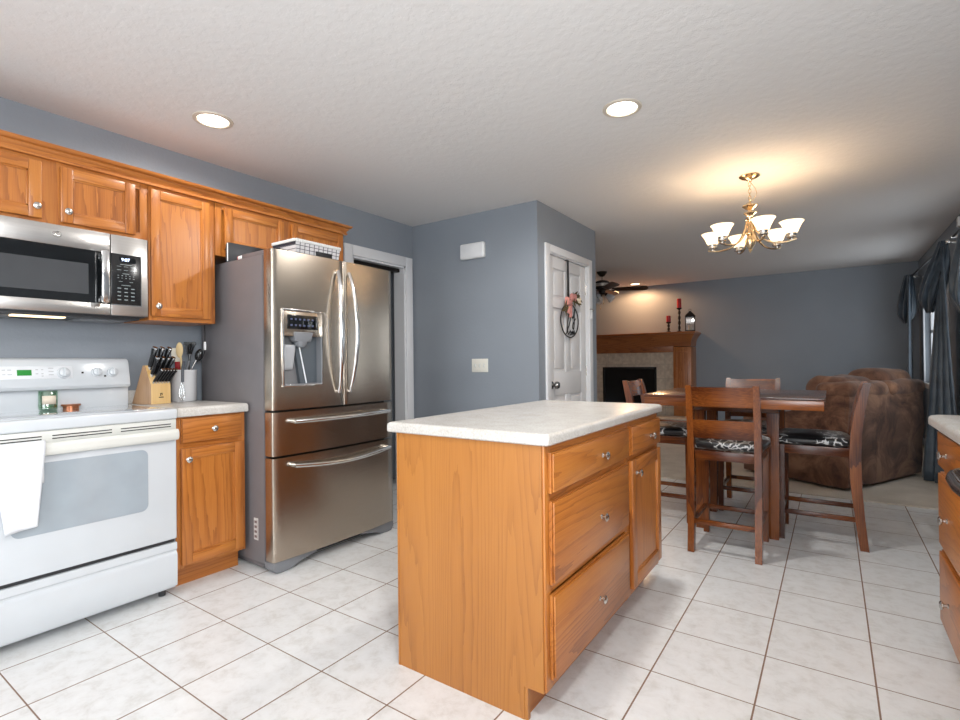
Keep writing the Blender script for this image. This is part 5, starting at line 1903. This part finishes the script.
# charging cord hanging beside the fridge from under the wall cabinet
t = thing('charging_cord', 'thin black cord with a white connector hanging below the wall cabinet beside the refrigerator', 'cord', (-3.10, 1.585, 1.38))
MB().tube([(0, 0, 0.0), (0.001, 0, -0.05), (0.0, 0, -0.10)] + bez((0, 0, -0.15), (-0.01, 0, -0.2), (-0.07, 0, -0.22), (-0.13, -0.005, -0.225), 10), 0.0022, 6).build('cable', black_gloss, t)
MB().box(-0.007, 0.007, -0.005, 0.005, -0.15, -0.10, 0.002).build('connector', white_plastic, t)

# candle and lid on the cooktop
KZ = 0.9256
t = thing('jar_candle', 'green glass jar candle with a cream label on the cooktop', 'candle', (-3.215, 0.868, KZ))
MB().lathe([(0.0001, 0.001), (0.034, 0.001), (0.039, 0.006), (0.039, 0.092), (0.0375, 0.094), (0.036, 0.092), (0.036, 0.01), (0.0001, 0.009)], (0, 0, 0), 28).build('jar', jar_glass, t)
MB().lathe([(0.0001, 0.010), (0.035, 0.010), (0.035, 0.024), (0.0001, 0.024)], (0, 0, 0), 24).build('wax', wax_green, t)
b = MB()
a0 = math.atan2(-0.868, 3.215 * 1.0)
b.sheet(lambda u, v: V((0.0399 * math.cos(a0 - 0.55 + 1.5 * u), 0.0399 * math.sin(a0 - 0.55 + 1.5 * u), 0.028 + 0.042 * v)), 12, 1)
b.build('label', label_paper, t, solid=0.0006)
t = thing('candle_cover', 'small round copper lid lying on the cooktop beside the green candle', 'lid', (-3.195, 0.957, KZ))
MB().lathe([(0.0001, 0.0), (0.033, 0.0), (0.033, 0.012), (0.040, 0.013), (0.041, 0.019), (0.039, 0.022), (0.0001, 0.022)], (0, 0, 0), 28).build('cap', copper, t)

# ------------------------------------------------------------------ things on the refrigerator
FT = 1.7455


def basket():
    t = thing('wire_basket', 'white wicker-rimmed basket with black and white checked lining on the refrigerator', 'basket', (-2.735, 2.045, FT + 0.001))
    w, d, h = 0.168, 0.115, 0.130
    def ring(a, z):
        return [V((-d * a, -w * a, z)), V((d * a, -w * a, z)), V((d * a, w * a, z)), V((-d * a, w * a, z))]
    b = MB().rings([ring(0.86, 0.0), ring(0.9, 0.005), ring(1.0, h), ring(0.96, h), ring(0.86, 0.008)])
    b.build('lining', check_fab, t)
    b = MB()
    for s in (-1, 1):
        for ax in (0, 1):
            L_ = w if ax == 0 else d
            n = int(L_ * 2 / 0.014)
            for i in range(n):
                p = -L_ + (i + 0.5) * 2 * L_ / n
                c_ = (s * (d + 0.003), p) if ax == 0 else (p, s * (w + 0.003))
                b.box(c_[0] - 0.0055, c_[0] + 0.0055, c_[1] - 0.0055, c_[1] + 0.0055, h - 0.004, h + 0.014, 0.002)
    b.build('rim', plain('white_wicker', (0.75, 0.75, 0.73), 0.6), t)
    MB().box(d - 0.004, d + 0.004, -0.02, 0.10, 0.06, 0.09, 0.002).build('tag', black_iron, t)


basket()
# wedge-shaped dark case leaning near the cabinet
t = thing('tray', 'black tray with a thin white edge leaning on the wall cabinet atop the refrigerator', 'tray', (-2.944, 1.632, FT + 0.003))
pr = [(0.0, 0.0), (0.25, 0.0), (0.25, 0.118), (0.012, 0.118), (0.0, 0.106)]
MB().prism(pr, 'x', -0.004, 0.012, bev=0.003).build('shell', fridge_dark, t)
MB().box(0.012, 0.015, 0.0, 0.006, 0.004, 0.112, 0.001).build('edge_strip', white_plastic, t)
t = thing('salt_shaker', 'small white and red bottle lying on the refrigerator beside the black tray', 'bottle', (-2.83, 1.665, FT + 0.017))
MB().lathe([(0.0001, -0.02), (0.014, -0.02), (0.014, 0.012), (0.008, 0.018), (0.0001, 0.018)], (0, 0, 0), 14, 0, 'x').build('body', white_plastic, t)
MB().lathe([(0.0001, -0.028), (0.0145, -0.028), (0.0145, -0.02), (0.0001, -0.02)], (0, 0, 0), 14, 0, 'x').build('cap', red_sil, t)
t = thing('folded_cloth', 'folded checked pot holder lying on the refrigerator in front of the basket', 'pot holder', (-2.665, 1.80, FT + 0.004))
MB().soft(-0.06, 0.07, -0.045, 0.055, 0.0, 0.05, 0.02, 0.004, 7, fr=20).build('pad', cream_fab, t)
MB().soft(-0.02, 0.05, -0.05, 0.03, 0.048, 0.062, 0.006, 0.001, 6).build('stitching', black_iron, t)
